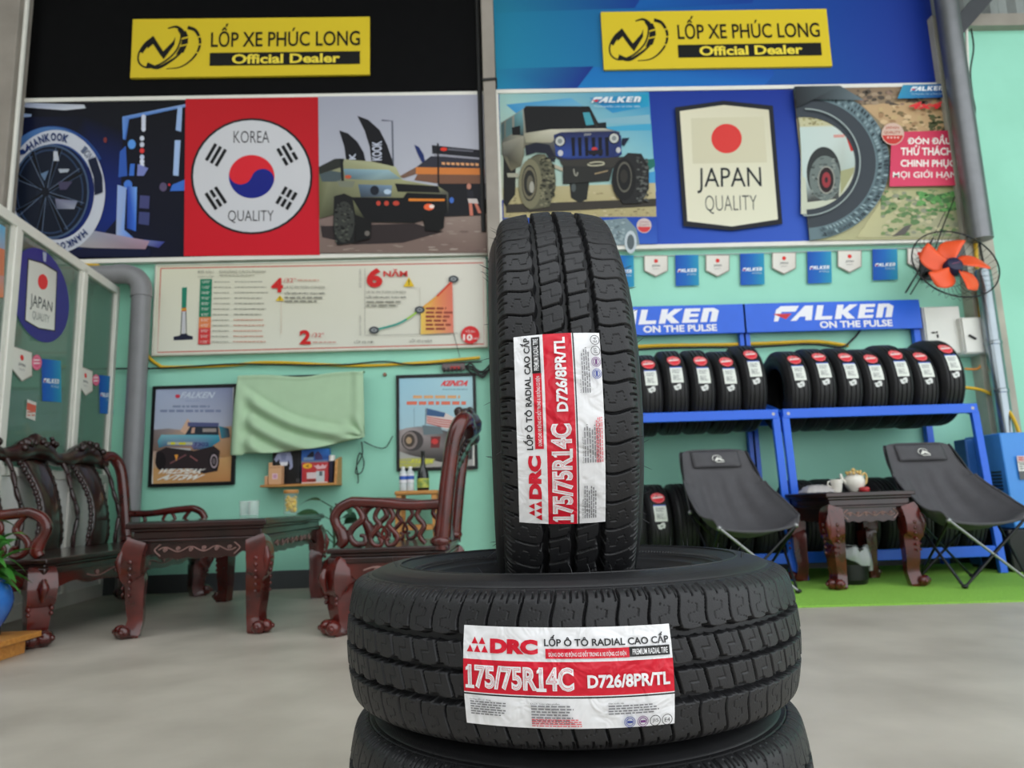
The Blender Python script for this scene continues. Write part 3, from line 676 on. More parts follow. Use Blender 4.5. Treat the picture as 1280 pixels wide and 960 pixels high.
# the huge tyre ring
for k, (r0, r1, c) in enumerate(((1.0, .80, (104, 124, 130)), (.84, .60, (62, 68, 74)))):
    P.L += 1
    for i in range(60):
        a0, a1 = -100 + 195 * i / 60, -100 + 195 * (i + 1) / 60
        def e(a, r): return (max(12 + 462 * r * math.cos(R_(a)), -46 + (510 + 415 * r * math.sin(R_(a)) - 100) * 0.108), 510 + (418 * r) * math.sin(R_(a)))
        P.poly([e(a0, r0), e(a1, r0), e(a1, r1), e(a0, r1)], c, True)
rr = random.Random(5)
for i in range(52):
    a = -72 + 150 * i / 52
    for r0, r1 in ((.99, .93), (.91, .86)):
        def e(a, r): return (12 + 462 * r * math.cos(R_(a)), 510 + 418 * r * math.sin(R_(a)))
        q = rr.uniform(1.0, 1.9)
        P.poly([e(a, r0), e(a + q, r0 - .01), e(a + q + .6, r1), e(a + .3, r1 + .01)], rr.choice([(56, 66, 72), (140, 160, 164), (76, 90, 96)]))
P.ell(12, 510, 300, 292, (150, 162, 160), -90, 92, n=40, inner=.975)
P.poly([(-46, 100), (200, 96), (330, 175), (60, 170), (-36, 215)], [(40, 44, 48), (80, 90, 94), (104, 118, 124), (40, 42, 46), (36, 38, 42)])
# logo, 4x4, badge, slogan
P.poly([(540, 92), (772, 86), (780, 160), (510, 166)], [(60, 140, 170), (36, 70, 140), (34, 66, 140), (50, 140, 180)]); falken(P, [(584, 102), (752, 98), (755, 122), (580, 126)], (226, 230, 234)); P.text('Thương hiệu của sự Khác Biệt', (582, 136, 758, 148), (170, 200, 220))
P.text('4x4', (577, 184, 748, 222), (214, 50, 56), 0.04, .15)
P.poly([(478, 348), (806, 338), (840, 636), (466, 642)], [(205, 66, 92), (196, 52, 84), (214, 70, 98), (214, 70, 104)])
P.ell(484, 358, 61, 60, (206, 176, 160)); P.ell(484, 358, 56, 55, (196, 60, 54), 8, 172); P.text('JAPAN', (446, 318, 516, 334), (170, 84, 70), .02); P.text('QUALITY', (437, 342, 525, 360), (170, 84, 70), .02); P.text('★★★★', (450, 370, 520, 384), (230, 200, 190))
for s_, q, bo in (('ĐÓN ĐẦU', (564, 362, 800, 414), .028), ('THỬ THÁCH', (527, 418, 806, 474), .028), ('CHINH PHỤC', (526, 496, 822, 546), .028), ('MỌI GIỚI HẠN', (484, 552, 830, 604), .012)): P.text(s_, q, (238, 236, 228), bo)
P.build('printed_picture', PRT, t, org=t.location)

# ================================================================== INFOGRAPHIC BOARD
IQ = [(196, 332), (606, 324), (607, 433), (192, 443)]
CRM = (214, 212, 192)
t, _ = panel('information_board', 'long cream tyre-age information board with red border under the left poster banner', 'notice board', IQ, BP + 0.01, 0.04, mat('cream board', CRM, 0.4, var=0.02), (0.012, mat('board edge trim', (205, 204, 190), 0.4), 0.008))
P = Print(wallmap(BP + 0.01), 0.0002)
P.poly(IQ, [(214, 212, 188), (220, 216, 204), (218, 216, 204), (222, 222, 206)])
rb = [(201, 335.5), (604, 328.5), (605, 430), (197, 440.5), (201, 335.5)]; P.line(rb, 1.5, (196, 104, 92))
P.crop(180, 300, 4)
P.poly([(190, 238), (215, 236), (212, 338), (188, 340)], (42, 128, 104)); P.poly([(188, 340), (212, 338), (212, 356), (188, 358)], (190, 96, 60)); P.line([(186, 348), (214, 346)], 5, (210, 180, 60)); P.line([(190, 358), (184, 475)], 4, (60, 64, 80)); P.line([(210, 357), (212, 474)], 4, (60, 64, 80)); P.poly([(192, 358), (208, 357), (206, 470), (190, 472)], (196, 196, 200)); P.poly([(148, 484), (178, 478), (184, 470), (214, 468), (220, 476), (245, 482), (244, 498), (148, 502)], (36, 38, 56))
cols_ = [(32, 122, 92)] * 7 + [(222, 132, 84)] * 2 + [(206, 62, 62)] * 3
for i in range(12):
    y0, y1 = 196 + 27.3 * i, 196 + 27.3 * (i + 1); xo = -0.7 * i
    P.poly([(281 + xo, y0), (341 + xo, y0 - 1), (341 + xo, y1 - 1), (281 + xo, y1)], cols_[i])
    P.text('%d/32"' % (12 - i), (292 + xo, y0 + 7, 330 + xo, y0 + 20), (226, 226, 216))
    P.lines(350 + xo, y0 + 12, 435 + xo, y0 + 20, 1, (150, 148, 136), .5, i, .1); P.lines(455 + xo, y0 + 11, 600 + xo + 12 * (i % 3), y0 + 20, 1, (150, 148, 136) if i < 7 else (206, 140, 120), .5, i + 30, .1)
P.text('ĐỘ SÂU', (272, 152, 350, 170), (140, 138, 126)); P.text('GAI LỐP', (272, 176, 352, 190), (140, 138, 126)); P.text('KHOẢNG CÁCH PHANH', (380, 148, 610, 168), (150, 146, 132)); P.lines(380, 176, 600, 186, 1, (170, 166, 150))
RD = (206, 44, 44)
P.text('4', (638, 192, 697, 264), RD, .04); P.text('/32"', (700, 192, 762, 214), (205, 90, 84)); P.lines(770, 200, 905, 212, 1, (210, 160, 140)); P.text('LÀ SỰ AN TOÀN CỦA BẠN', (706, 228, 905, 248), (120, 118, 108), .0); P.text('LỐP NÊN ĐƯỢC THAY MỚI', (706, 260, 905, 276), (90, 88, 82), .02); P.lines(706, 286, 905, 322, 2, (140, 138, 126), .45, 4)
P.poly([(682, 278), (704, 306), (660, 306)], (226, 190, 50)); P.text('!', (679, 286, 685, 304), (90, 80, 40), .03); P.line([(688, 308), (688, 470)], 2, (206, 180, 160))
P.text('2', (780, 452, 836, 524), RD, .04); P.text('/32"', (840, 466, 902, 488), (205, 90, 84)); P.lines(845, 510, 992, 522, 1, (206, 150, 140))
P.crop(400, 300, 4)
P.text('6', (234, 142, 314, 240), RD, .05); P.text('NĂM', (318, 148, 438, 186), (206, 66, 62), .03); P.poly([(446, 188), (472, 234), (418, 236)], (226, 190, 50)); P.text('!', (442, 200, 449, 228), (90, 80, 40), .03)
P.text('LÀ SỰ AN TOÀN CỦA BẠN', (234, 252, 430, 272), (120, 118, 108)); P.text('LỐP NÊN ĐƯỢC THAY MỚI', (234, 280, 432, 296), (90, 88, 82), .02); P.lines(234, 308, 436, 344, 2, (140, 138, 126), .45, 5)
P.line([(226, 145), (226, 480)], 2, (150, 148, 140)); P.line([(226, 480), (690, 468)], 2, (150, 148, 140)); P.line([(440, 240), (500, 240), (502, 470)], 2, (180, 176, 160))
for a, b_, s_ in ((240, 150, 'RỦI RO CAO'), (478, 380, 'RỦI RO THẤP')): P.text(s_, [(194, a), (194, b_), (208, b_), (208, a)], (140, 138, 130))
P.poly([(505, 372), (520, 330), (590, 280), (662, 208), (668, 466), (505, 474)], [(226, 190, 90), (232, 190, 90), (226, 140, 90), (216, 110, 92), (222, 130, 112), (232, 196, 96)])
P.line(crom([(272, 453), (380, 425), (440, 395), (500, 352)], 8), 9, (56, 156, 140)); P.line(crom([(435, 398), (470, 375), (500, 352)], 6), 9, (160, 200, 80)); P.line([(505, 350), (585, 285)], 8, (226, 160, 70)); P.line([(585, 285), (665, 205)], 9, (206, 70, 50))
for cx, cy in ((272, 453), (500, 352), (668, 199)): P.ell(cx, cy, 25, 18, (70, 74, 78)); P.ell(cx, cy, 15, 10, (140, 144, 146)); P.ell(cx, cy, 6, 4, (90, 94, 96))
P.lines(530, 340, 664, 462, 6, (150, 74, 60), .5, 6, .3); P.text('LỐP XE MỚI', (174, 500, 270, 520), (120, 118, 110)); P.text('LỐP XE 6 NĂM', (450, 494, 560, 514), (120, 118, 110)); P.line([(668, 466), (700, 590)], 3, (90, 90, 86))
P.ell(752, 477, 46, 44, (212, 54, 56)); P.text('10', (716, 474, 762, 506), (236, 226, 220), .04); P.text('NĂM', (764, 488, 790, 500), (236, 226, 220)); P.text('TỐI ĐA', (728, 450, 776, 466), (236, 220, 214))
P.build('printed_picture', PRT, t, org=t.location)

# ================================================================== THE LIGHT-TRUCK TYRES IN FRONT
TW = 0.1826                      # height of one lying tyre
STACK = Vector((0.102, 1.055, 0))
PROF = [(-.0800, .2760), (-.0780, .2860), (-.0735, .2950), (-.0660, .3005), (-.0480, .3045), (-.0250, .3078), (0, .3090),
        (.0250, .3078), (.0480, .3045), (.0660, .3005), (.0735, .2950), (.0780, .2860), (.0800, .2760)]
def prof_samples(n):
    P = [Vector(p) for p in PROF]; Q = crom([(a, r, 0) for a, r in P], 24)
    d = [0.0]
    for i in range(1, len(Q)): d.append(d[-1] + (Q[i] - Q[i - 1]).length)
    L = d[-1]; s = np.linspace(0, L, n); A = np.interp(s, d, [q.x for q in Q]); Rr = np.interp(s, d, [q.y for q in Q])
    return A, Rr, s - L / 2
def tread_radius(a):
    return float(np.interp(a, [p[0] for p in PROF], [p[1] for p in PROF]))
def hash01(i, k=0):
    v = np.sin(i * 12.9898 + k * 78.233) * 43758.5453
    return v - np.floor(v)
def groove(d, hw, depth, edge=0.0011):
    """depth profile of a groove at distance d from its centre line"""
    return depth * np.clip((hw + edge - np.abs(d)) / edge, 0, 1)
def tread_depth(s, th, NP=56):
    """carved depth (m) on the tread at arc s across and angle th round"""
    ph = th * NP / (2 * PI); pitch = 2 * PI * 0.307 / NP
    D = np.zeros_like(s); RO = .0322
    def wave(p, a): f = p - np.floor(p); return a * (np.clip(np.abs(f - 0.5) * 4 - 1, -0.55, 0.55))
    side = np.where(s < 0, -1.0, 1.0)
    # three circumferential zig-zag grooves, straight notches at each block corner
    for c0, p0, hw in ((0.0, 0.0, .0024), (RO, .5, .0030), (-RO, .25, .0030)):
        f = ph + p0; ff = f - np.floor(f)
        wid = hw + 0.0020 * (np.abs(ff - 0.5) > 0.33)
        D = np.maximum(D, groove(s - c0 - wave(f, .0016), wid, .0135, .0010))
    # centre rows: cross slots and stepped sipes
    for lo, hi, p0 in ((0.0, RO, .12), (-RO, 0.0, .62)):
        inside = (s > lo) & (s < hi); x = (s - lo) / (hi - lo)
        f = ph + p0 + .10 * np.sin((x - .5) * 3.0); u = (f - np.floor(f))
        du = np.where(u > .5, u - 1, u) * pitch
        D = np.maximum(D, np.where(inside, np.maximum(groove(du, .0012, .0085, .0009), groove(np.abs(du) + np.minimum(x, 1 - x) * (hi - lo) * .9, .0052, .0095, .0012)), 0))
        u2 = u
        sip = np.zeros_like(s)
        sip = np.maximum(sip, np.where((x > .16) & (x < .50), groove((u2 - .36) * pitch, .0001, .0016, .0008), 0))
        sip = np.maximum(sip, np.where((x > .50) & (x < .86), groove((u2 - .66) * pitch, .0001, .0016, .0008), 0))
        sip = np.maximum(sip, np.where((u2 > .34) & (u2 < .68), groove((x - .50) * (hi - lo), .0001, .0016, .0009), 0))
        D = np.maximum(D, np.where(inside, sip, 0))
    # shoulder blocks
    x = (np.abs(s) - RO); W = .0603
    sh = x > 0; xn = x / W
    f = ph + np.where(side > 0, .30, .80) + .16 * np.sin(np.clip(xn, 0, 1) * 5.5) * np.clip(1 - xn, 0, 1); u = f - np.floor(f)
    du = np.where(u > .5, u - 1, u) * pitch
    cut = groove(du, .0007, .0070, .0009) * np.clip((1.02 - xn) * 6, 0, 1)
    D = np.maximum(D, np.where(sh, np.maximum(cut, groove(np.abs(du) + xn * W * .9, .0042, .009, .0012)), 0))
    # wavy sipe from the groove side
    wv = .5 + .16 * np.sign(np.sin(xn * 20.0)) * np.clip(np.abs(np.sin(xn * 20.0)) * 3, 0, 1)
    D = np.maximum(D, np.where(sh & (xn > .12) & (xn < .52), groove((u - wv) * pitch, .0001, .0022, .0008), 0))
    # row of short dashes on the shoulder edge
    u3 = (u * 5) % 1.0; idx = np.floor(u * 5)
    lo = np.where(idx % 2 == 0, .60, .68); hi = np.where(idx % 2 == 0, .93, .86)
    D = np.maximum(D, np.where(sh & (xn > lo) & (xn < hi) & (idx > 0) & (idx < 4.5), groove((u3 - .5) * pitch / 5, .0005, .0045, .0008), 0))
    D = np.maximum(D, np.where(sh, groove((xn - .96) * W, .0004, .0012, .0008), 0))
    return D
def build_tread(parent):
    nth, ns = 56 * 40, 228
    A, Rr, S = prof_samples(ns)
    dA = np.gradient(A); dR = np.gradient(Rr); ln = np.hypot(dA, dR); nA = -dR / ln; nR = dA / ln
    th = np.arange(nth) * 2 * PI / nth
    TH, SS = np.meshgrid(th, S, indexing='ij')
    D = tread_depth(SS, TH)
    Rf = Rr[None, :] - D * nR[None, :]; Af = A[None, :] - D * nA[None, :]
    co = np.stack([Rf * np.cos(TH), Rf * np.sin(TH), Af], -1).reshape(-1, 3)
    i = np.arange(nth)[:, None]; j = np.arange(ns - 1)[None, :]
    a = i * ns + j; b = ((i + 1) % nth) * ns + j
    q = np.stack([a, b, b + 1, a + 1], -1).reshape(-1, 4)
    me = bpy.data.meshes.new('tread')
    me.vertices.add(len(co)); me.vertices.foreach_set('co', co.astype(np.float32).ravel())
    me.loops.add(q.size); me.loops.foreach_set('vertex_index', q.astype(np.int32).ravel())
    me.polygons.add(len(q)); me.polygons.foreach_set('loop_start', np.arange(0, q.size, 4, dtype=np.int32))
    me.update(calc_edges=True); me.polygons.foreach_set('use_smooth', np.ones(len(q), dtype=bool)); me.materials.append(RUB)
    o = bpy.data.objects.new('tread', me); COL.objects.link(o); o.parent = parent; return o

TYRE_LABEL_STAND = 'black truck tyre standing upright on its tread in the opening of the lying tyre'
tyre = thing('truck_tyre', 'black truck tyre lying flat with a white and red paper label, topmost lying one', 'tyre', (STACK.x, STACK.y, TW * 2.5), 0, 'light truck tyres in the foreground stack')
build_tread(tyre)
# sidewalls, bead and the hollow inside: one closed carcass under the tread
ck = MB()
outer = [(.2760, .0800), (.2745, .0822), (.2700, .0835), (.2690, .0846), (.2630, .0868), (.2540, .0895), (.2450, .0905), (.2380, .0900), (.2375, .0912), (.2355, .0912), (.2350, .0890), (.2290, .0868), (.2220, .0835), (.2130, .0780), (.2120, .0788), (.2095, .0785), (.2090, .0762),
         (.2010, .0715), (.1990, .0722), (.1965, .0712), (.1955, .0695), (.1900, .0655), (.1840, .0625), (.1795, .0600), (.1775, .0565), (.1780, .0500), (.1830, .0480), (.1900, .0520), (.2050, .0610), (.2250, .0730), (.2450, .0800), (.2650, .0780), (.2800, .0690), (.2900, .0500), (.2945, .0250), (.2955, 0)]
prof = outer + [(r, -z) for r, z in reversed(outer[:-1])]
ck.lathe([(r, z) for r, z in prof], 160, caps=False)
ck.build('sidewall', RUB, tyre, angle=50, fix=False)
# fine serrated ring and moulded lettering blocks on both sidewalls
for sd in (1, -1):
    sr = MB()
    for i in range(240):
        a = 2 * PI * i / 240; c, s_ = math.cos(a), math.sin(a)
        r0, r1 = .2145, .2195; z0, z1 = .0795, .0825
        d = Vector((-s_, c, 0)) * .0011
        p0 = Vector((r0 * c, r0 * s_, sd * z0)); p1 = Vector((r1 * c, r1 * s_, sd * z1)); e = Vector((0, 0, sd * .0009))
        sr._add([p0 - d, p0 + d, p1 + d, p1 - d, (p0 + p1) / 2 + e * 2 + d * .1], [(0, 1, 4), (1, 2, 4), (2, 3, 4), (3, 0, 4)])
    sr.build('serrated_ring', RUB, tyre, angle=20, fix=False)
# moulding hairs: nobody could count them
hr = MB(); rr = random.Random(21)
for i in range(150):
    a = rr.uniform(0, 2 * PI); k = rr.random()
    if k < .45: r, z, n = .200 + rr.random() * .04, .066 + rr.random() * .012, Vector((-.2, 0, 1))
    elif k < .6: r, z, n = .236, -.0895, Vector((.3, 0, -1))
    elif k < .85: r, z, n = .283, (.075 if rr.random() < .5 else -.075), Vector((1, 0, .5))
    else: r, z, n = .246, .0903, Vector((.3, 0, 1))
    if k < .45:   # inside the opening, pointing up and inwards
        r = rr.uniform(.20, .275); z = -.06 + rr.random() * .03; n = Vector((-.4, 0, 1))
    L = rr.uniform(.006, .016); n = (n + Vector((rr.uniform(-.4, .4), rr.uniform(-.5, .5), rr.uniform(-.3, .3)))).normalized()
    M = Matrix.Rotation(a, 3, 'Z'); p = Vector((r, 0, z)); hr.tube([M @ p, M @ (p + n * L * .5), M @ (p + n * L + Vector((0, rr.uniform(-.003, .003), 0)))], [.00035, .0003, .00018], 4)
tag(hr.build('moulding_hairs', mat('rubber hair', (60, 60, 62), 0.5, var=0), tyre), kind='stuff')
# ---- the paper label, wrapped on the tread
LW, LH = .2205, .103
def labmap(ang0, zc, tilt=0.0):
    def f(x, y, e):
        u = LW / 100; z = zc + (23.6 - y) * u * .935; a = ang0 + (x - 50) * u / .3105
        z += tilt * (x - 50) * u
        r = tread_radius(z) + .0011 + e
        return Vector((r * math.cos(a), r * math.sin(a), z))
    return f
def paper_label(ang0, zc, tilt=0.0):
    P = Print(labmap(ang0, zc, tilt), .00011); RED = (208, 20, 46); K = (24, 24, 26); W = (232, 232, 234)
    P.rect(0, 0, 100, 47.2, W, 50, 16)
    P.rect(0, 15.9, 100, 31.6, RED, 50, 6); P.rect(0, 32.1, 100, 32.8, K, 50)
    for x, y in ((5.8, 5.2), (9.6, 5.2), (3.0, 9.0), (6.8, 9.0), (10.6, 9.0)):
        if y < 7: P.poly([(x - 1.6 + .2, y + 3.3), (x + .2, y), (x + 2.0, y + 3.3)], RED)
        else: P.poly([(x - 1.7 + .7, y + 3.4), (x + .7, y), (x + 2.4, y + 3.4)], RED)
    P.text('DRC', (14, 5.6, 37, 12.6), RED, .07, cut=2.5)
    P.text('LỐP Ô TÔ RADIAL CAO CẤP', (40, 3.4, 98.5, 8.6), K, .022, cut=2.5)
    P.rect(40.5, 9.7, 79, 14.3, RED, 20); P.text('DÙNG CHO XE ĐỘNG CƠ ĐỐT TRONG & XE ĐỘNG CƠ ĐIỆN', (42, 10.5, 77.5, 13.8), W, 0.01, cut=2.5)
    P.rect(79, 9.5, 98.5, 14.1, K, 10); P.text('PREMIUM RADIAL TIRE', (80.5, 10.5, 97.5, 13.2), W, .01, cut=2.5)
    P.text('175/75R14C', (2.6, 18.2, 53, 29.6), W, .05, cut=2.5); P.text('175/75R14C', (3.4, 18.9, 52.2, 28.9), (214, 60, 78), -.012, cut=2.5); P.text('175/75R14C', (3.6, 19.1, 52.0, 28.7), W, -.028, cut=2.5)
    wt = text_width('175/75R14C', .05)
    for pre in ('1', '175/75R1'):
        xr = 2.6 + 50.4 * text_width(pre, .05) / wt
        P.rect(xr - 3.3, 28.0, xr + 1.3, 29.6, W, 2); P.poly([(xr - 2.9, 19.9), (xr - 1.5, 18.4), (xr - 1.5, 20.6), (xr - 2.9, 21.2)], W)
    P.text('D726/8PR/TL', (59, 21.6, 97.5, 28), W, .035, cut=2.5)
    for x0, x1, y0, y1, n, c in ((3.5, 22, 35.5, 42.5, 6, (120, 120, 124)), (33, 53, 36, 45.5, 7, (130, 130, 134)), (68, 92, 36.2, 41, 4, (120, 120, 124))): P.lines(x0, y0, x1, y1, n, c, .5, int(x0), .2)
    P.lines(33, 42.4, 56, 46.4, 4, (220, 90, 100), .5, 77, .1)
    P.text('Hướng dẫn sử dụng', (3.5, 34, 14, 35.1), (60, 60, 64), .0); P.text('Danh mục sản phẩm', (33, 34.6, 46, 35.7), (60, 60, 64), .0); P.text('Sản xuất tại', (68, 34.6, 75, 35.6), (60, 60, 64))
    for x, c in ((77.6, (60, 76, 150)), (83.7, (110, 60, 120)), (89.5, K), (95.3, K)):
        P.ell(x, 44.2, 2.6, 2.6, c, inner=.88)
        if x < 85: P.ell(x, 44.2, 1.9, 1.9, c, inner=.8); P.rect(x - 1.3, 43.6, x + 1.3, 44.8, c)
    P.text('JIS', (88, 43.2, 91, 45.2), K); P.text('E4', (94, 43.3, 96.6, 45.2), K)
    return P
HP = -PI / 2
aim = atY(708.5, 846, STACK.y - .30)
angL = math.atan2(-.305, aim.x - STACK.x); zl = aim.z - TW * 2.5
paper_label(angL, zl, -.0122).build('paper_label', PRTL, tyre)['label'] = 'white and red paper label'

low = dup(tyre, 'black truck tyre lying flat directly beneath the labelled lying tyre, mostly cropped', skip=('paper_label', 'moulding_hairs'))
low.location = (STACK.x + .002, STACK.y + .004, TW * 1.5); low.rotation_euler = (0, 0, 1.93)
base = dup(low, 'black truck tyre lying on the floor at the bottom of the foreground stack')
base.location = (STACK.x - .004, STACK.y - .004, TW * .5); base.rotation_euler = (0, 0, .77)
up = dup(tyre, TYRE_LABEL_STAND, skip=('paper_label', 'moulding_hairs'))
SCN = Vector((.096, 1.085, TW * 3 + .309 - .104))
up.location = SCN
spin = R_(0)
YAW = Matrix.Rotation(R_(-1.4), 3, 'Z')
up.rotation_euler = (YAW @ Matrix.Rotation(-PI / 2, 3, 'Y')).to_euler()
# its label: read upwards; local angle chosen so that the label centre faces the pixel (701,537)
d = YAW.transposed() @ (atY(701, 537, SCN.y - .306) - SCN)
angS = math.atan2(d.y, d.z)          # local x -> world z, local y -> world y
paper_label(angS, -d.x).build('paper_label', PRTL, up)['label'] = 'white and red paper label'
hr.__init__(); rr = random.Random(4)
for i in range(110):
    a = rr.uniform(0, 2 * PI); sd = rr.choice((-1, 1)); r, z = rr.choice(((.283, .0755), (.246, .0905), (.236, .0905)))
    n = Vector((.5, 0, sd)); L = rr.uniform(.006, .016); n = (n + Vector((rr.uniform(-.4, .4), rr.uniform(-.7, .7), 0))).normalized()
    M = Matrix.Rotation(a, 3, 'Z'); p = Vector((r, 0, sd * z)); hr.tube([M @ p, M @ (p + n * L * .5), M @ (p + n * L)], [.00035, .0003, .00018], 4)
tag(hr.build('moulding_hairs', mat('rubber hair', (60, 60, 62), 0.5, var=0), up), kind='stuff')

# ================================================================== TYRE RACKS (right side)
def rack_header(t, x0, x1, y, z0, z1):
    """blue sign board with the wordmark, local coordinates"""
    b = MB(); b.bx((x0, y, z0), (x1, y + .03, z1)); o = b.build('header_sign', BLUE, t, bevel=.004)
    Wd, Hh = x1 - x0, z1 - z0
    P = Print(lambda x, y_, e: Vector((x0 + x / 220 * Wd, y - .001 - e, z1 - y_ / 42 * Hh)))
    falken(P, [(38, 5), (184, 5), (183, 25), (37, 27)], (240, 240, 246))
    P.text('ON THE PULSE', (93, 28.5, 183, 38.5), (240, 240, 246), .035)
    P.build('lettering', PRTS, o)
BY_ = .66
XA = atY(981, 520, RACKY).x; XB = atY(1217, 511, RACKY).x
RW = XB - XA; ZS = (atY(990, 518, RACKY).z + atY(1200, 510, RACKY).z) / 2      # shelf front bar height
ZH0 = atY(1040, 413, RACKY + BY_ - .065).z; ZH1 = atY(1040, 377, RACKY + BY_ - .065).z
HX0 = atY(929, 395, RACKY + BY_ - .065).x - XA; HX1 = atY(1151, 392, RACKY + BY_ - .065).x - XA
BY = BY_                                                                        # rack depth
def make_rack(label, x):
    t = thing('tyre_rack', label, 'tyre rack', (x, RACKY, 0.010), 0, 'blue tyre racks with sign boards')
    s_ = .05; zs = ZS - .01; zl = .17
    for sx in (0, RW):
        hx_ = HX0 + .028 if sx == 0 else HX1 - .028
        b = MB(); b.bar((sx, .0, zs - .02), (sx, -.07, 0), .055, .035); b.build('front_post', BLUE, t, bevel=.004)
        b = MB(); b.bx((hx_ - .028, BY - .03, 0), (hx_ + .028, BY + .02, ZH1 - .02)); b.build('back_post', BLUE, t, bevel=.004)
        b = MB(); b.bar((sx, -.0, zs - .02), (hx_, BY - .03, zs + .17), .045, .06); b.build('side_arm', BLUE, t, bevel=.004)
        b = MB(); b.bar((sx, -.05, zl - .03), (hx_, BY - .03, zl + .02), .04, .04); b.build('lower_side_arm', BLUE, t, bevel=.004)
    b = MB(); b.bx((-.02, -.02, zs - .035), (RW + .02, .02, zs + .035)); o = b.build('shelf_front_bar', BLUE, t, bevel=.004)
    for sx in (.02, RW - .02):
        b = MB(); b.lathe([(0, -.008), (.010, -.006), (.012, 0)], 12, Matrix.Translation((sx, -.021, zs)) @ Matrix.Rotation(PI / 2, 4, 'X')); b.build('bolt', GREYT, o)
    b = MB(); b.bx((0, .545, zs - .03), (RW, .585, zs + .03)); b.build('shelf_back_bar', BLUE, t, bevel=.004)
    b = MB(); b.bx((0, -.07, zl - .055), (RW, -.03, zl + .02)); b.build('lower_front_bar', BLUE, t, bevel=.004)
    b = MB(); b.bx((0, .50, zl - .03), (RW, .54, zl + .03)); b.build('lower_back_bar', BLUE, t, bevel=.004)
    rack_header(t, HX0, HX1, BY - .065, ZH0 - .01, ZH1 - .01)
    return t, zs + .01, zl + .01
XL = XA - 1.495
rackR, zsA, zlA = make_rack('blue tyre rack whose sign board stands whole beside the orange fan', XA)
rackL = dup(rackR, 'blue tyre rack partly hidden behind the upright truck tyre'); rackL.location = (XL, RACKY, .010)

# ---- car tyres
def make_car_tyre(Rr, Wd, label):
    t = thing('car_tyre', label, 'tyre', (0, 0, 0), 0, 'car tyres on the blue racks')
    h = Wd / 2; b = MB()
    tread = []
    gro = (-.048, -.018, .018, .048); g = .0045
    pts = [(-h * .80, Rr - .018), (-h * .74, Rr - .009), (-h * .66, Rr - .004)]
    for c in gro: pts += [(c - g, Rr - .0008), (c - g + .001, Rr - .009), (c + g - .001, Rr - .009), (c + g, Rr - .0008)]
    pts += [(h * .66, Rr - .004), (h * .74, Rr - .009), (h * .80, Rr - .018)]
    side = [(h * .90, Rr - .032), (h * .97, Rr - .055), (h, Rr - .075), (h * .985, Rr - .079), (h, Rr - .083), (h * .96, Rr - .105), (h * .86, Rr - .125), (h * .84, Rr - .128), (h * .78, Rr - .138), (h * .66, Rr - .140), (h * .62, Rr - .128), (h * .8, Rr - .09), (h * .75, Rr - .035), (h * .5, Rr - .016), (0, Rr - .014)]
    prof = [(0, Rr - .014)] + [(-a, r) for a, r in reversed(side[:-1])] + pts + side
    b.lathe([(r, a) for a, r in prof], 96, Matrix.Rotation(PI / 2, 4, 'Y'), caps=False)
    b.build('tyre_body', RUB, t, angle=35, fix=False)
    # shoulder cuts: rows of short ribs on both shoulders
    for sd in (-1, 1):
        b = MB()
        for i in range(72):
            a = 2 * PI * i / 72; M = Matrix.Rotation(a, 3, 'X')
            p0 = M @ Vector((sd * h * .70, 0, Rr - .0058)); p1 = M @ Vector((sd * h * .93, 0, Rr - .037)); tg = M @ Vector((0, 1, 0))
            b.bar(p0, p1, .016, .003, tg.cross(p1 - p0))
        b.build('shoulder_ribs', RUB, t, fix=False)
    def curve(x, y, e, a0):
        a = a0 - y / Rr
        return Vector((x, -(Rr + .0012 + e) * math.cos(a), (Rr + .0012 + e) * math.sin(a)))
    P = Print(lambda x, y, e: curve(x, y, e, .70), .0003)
    P.ell(0, 0, .050, .052, (226, 54, 66)); P.ell(0, 0, .046, .048, (238, 150, 150), inner=.93); P.poly([(-.038, -.008), (.038, -.014), (.038, .004), (-.038, .012)], (240, 210, 206)); P.text('JAPAN', (-.026, -.030, .026, -.018), (246, 228, 226), .02)
    st = P.build('round_sticker', PRTS, t); st['label'] = 'round red sticker'
    P = Print(lambda x, y, e: curve(x, y, e, .30), .0003)
    P.rect(-.045, -.064, .045, .066, (226, 230, 222), 1, 8); P.rect(-.045, -.064, .045, -.056, (60, 90, 190), 1, 1)
    P.lines(-.032, -.040, .032, -.004, 4, (120, 124, 124), .5, 3); P.lines(-.032, .006, .030, .052, 5, (150, 152, 150), .5, 5); P.ell(-.018, .03, .010, .010, (170, 174, 170))
    P.build('paper_label', PRTS, t)['label'] = 'white paper label'
    P = Print(lambda x, y, e: curve(x, y, e, -.01), .0003)
    rr = random.Random(int(Rr * 1e4)); P.poly([(-.028 + rr.uniform(-.005, .005), -.012), (-.008, -.016), (.0, -.026), (.020, -.028), (.026, -.006), (.020, .014), (.006, .012), (-.004, .022), (-.022, .018)], (220, 222, 220)); P.poly([(-.012, -.006), (.008, -.010), (.010, .004), (-.010, .006)], (150, 154, 150))
    P.build('torn_sticker', PRTS, t)['label'] = 'torn white sticker scrap'
    return t
RT = .328
ORD = ['leftmost', 'second from left', 'third from left', 'fourth from left', 'fifth from left', 'sixth from left', 'rightmost']
proto = None; rr = random.Random(12)
pit = (RW - .07) / 7
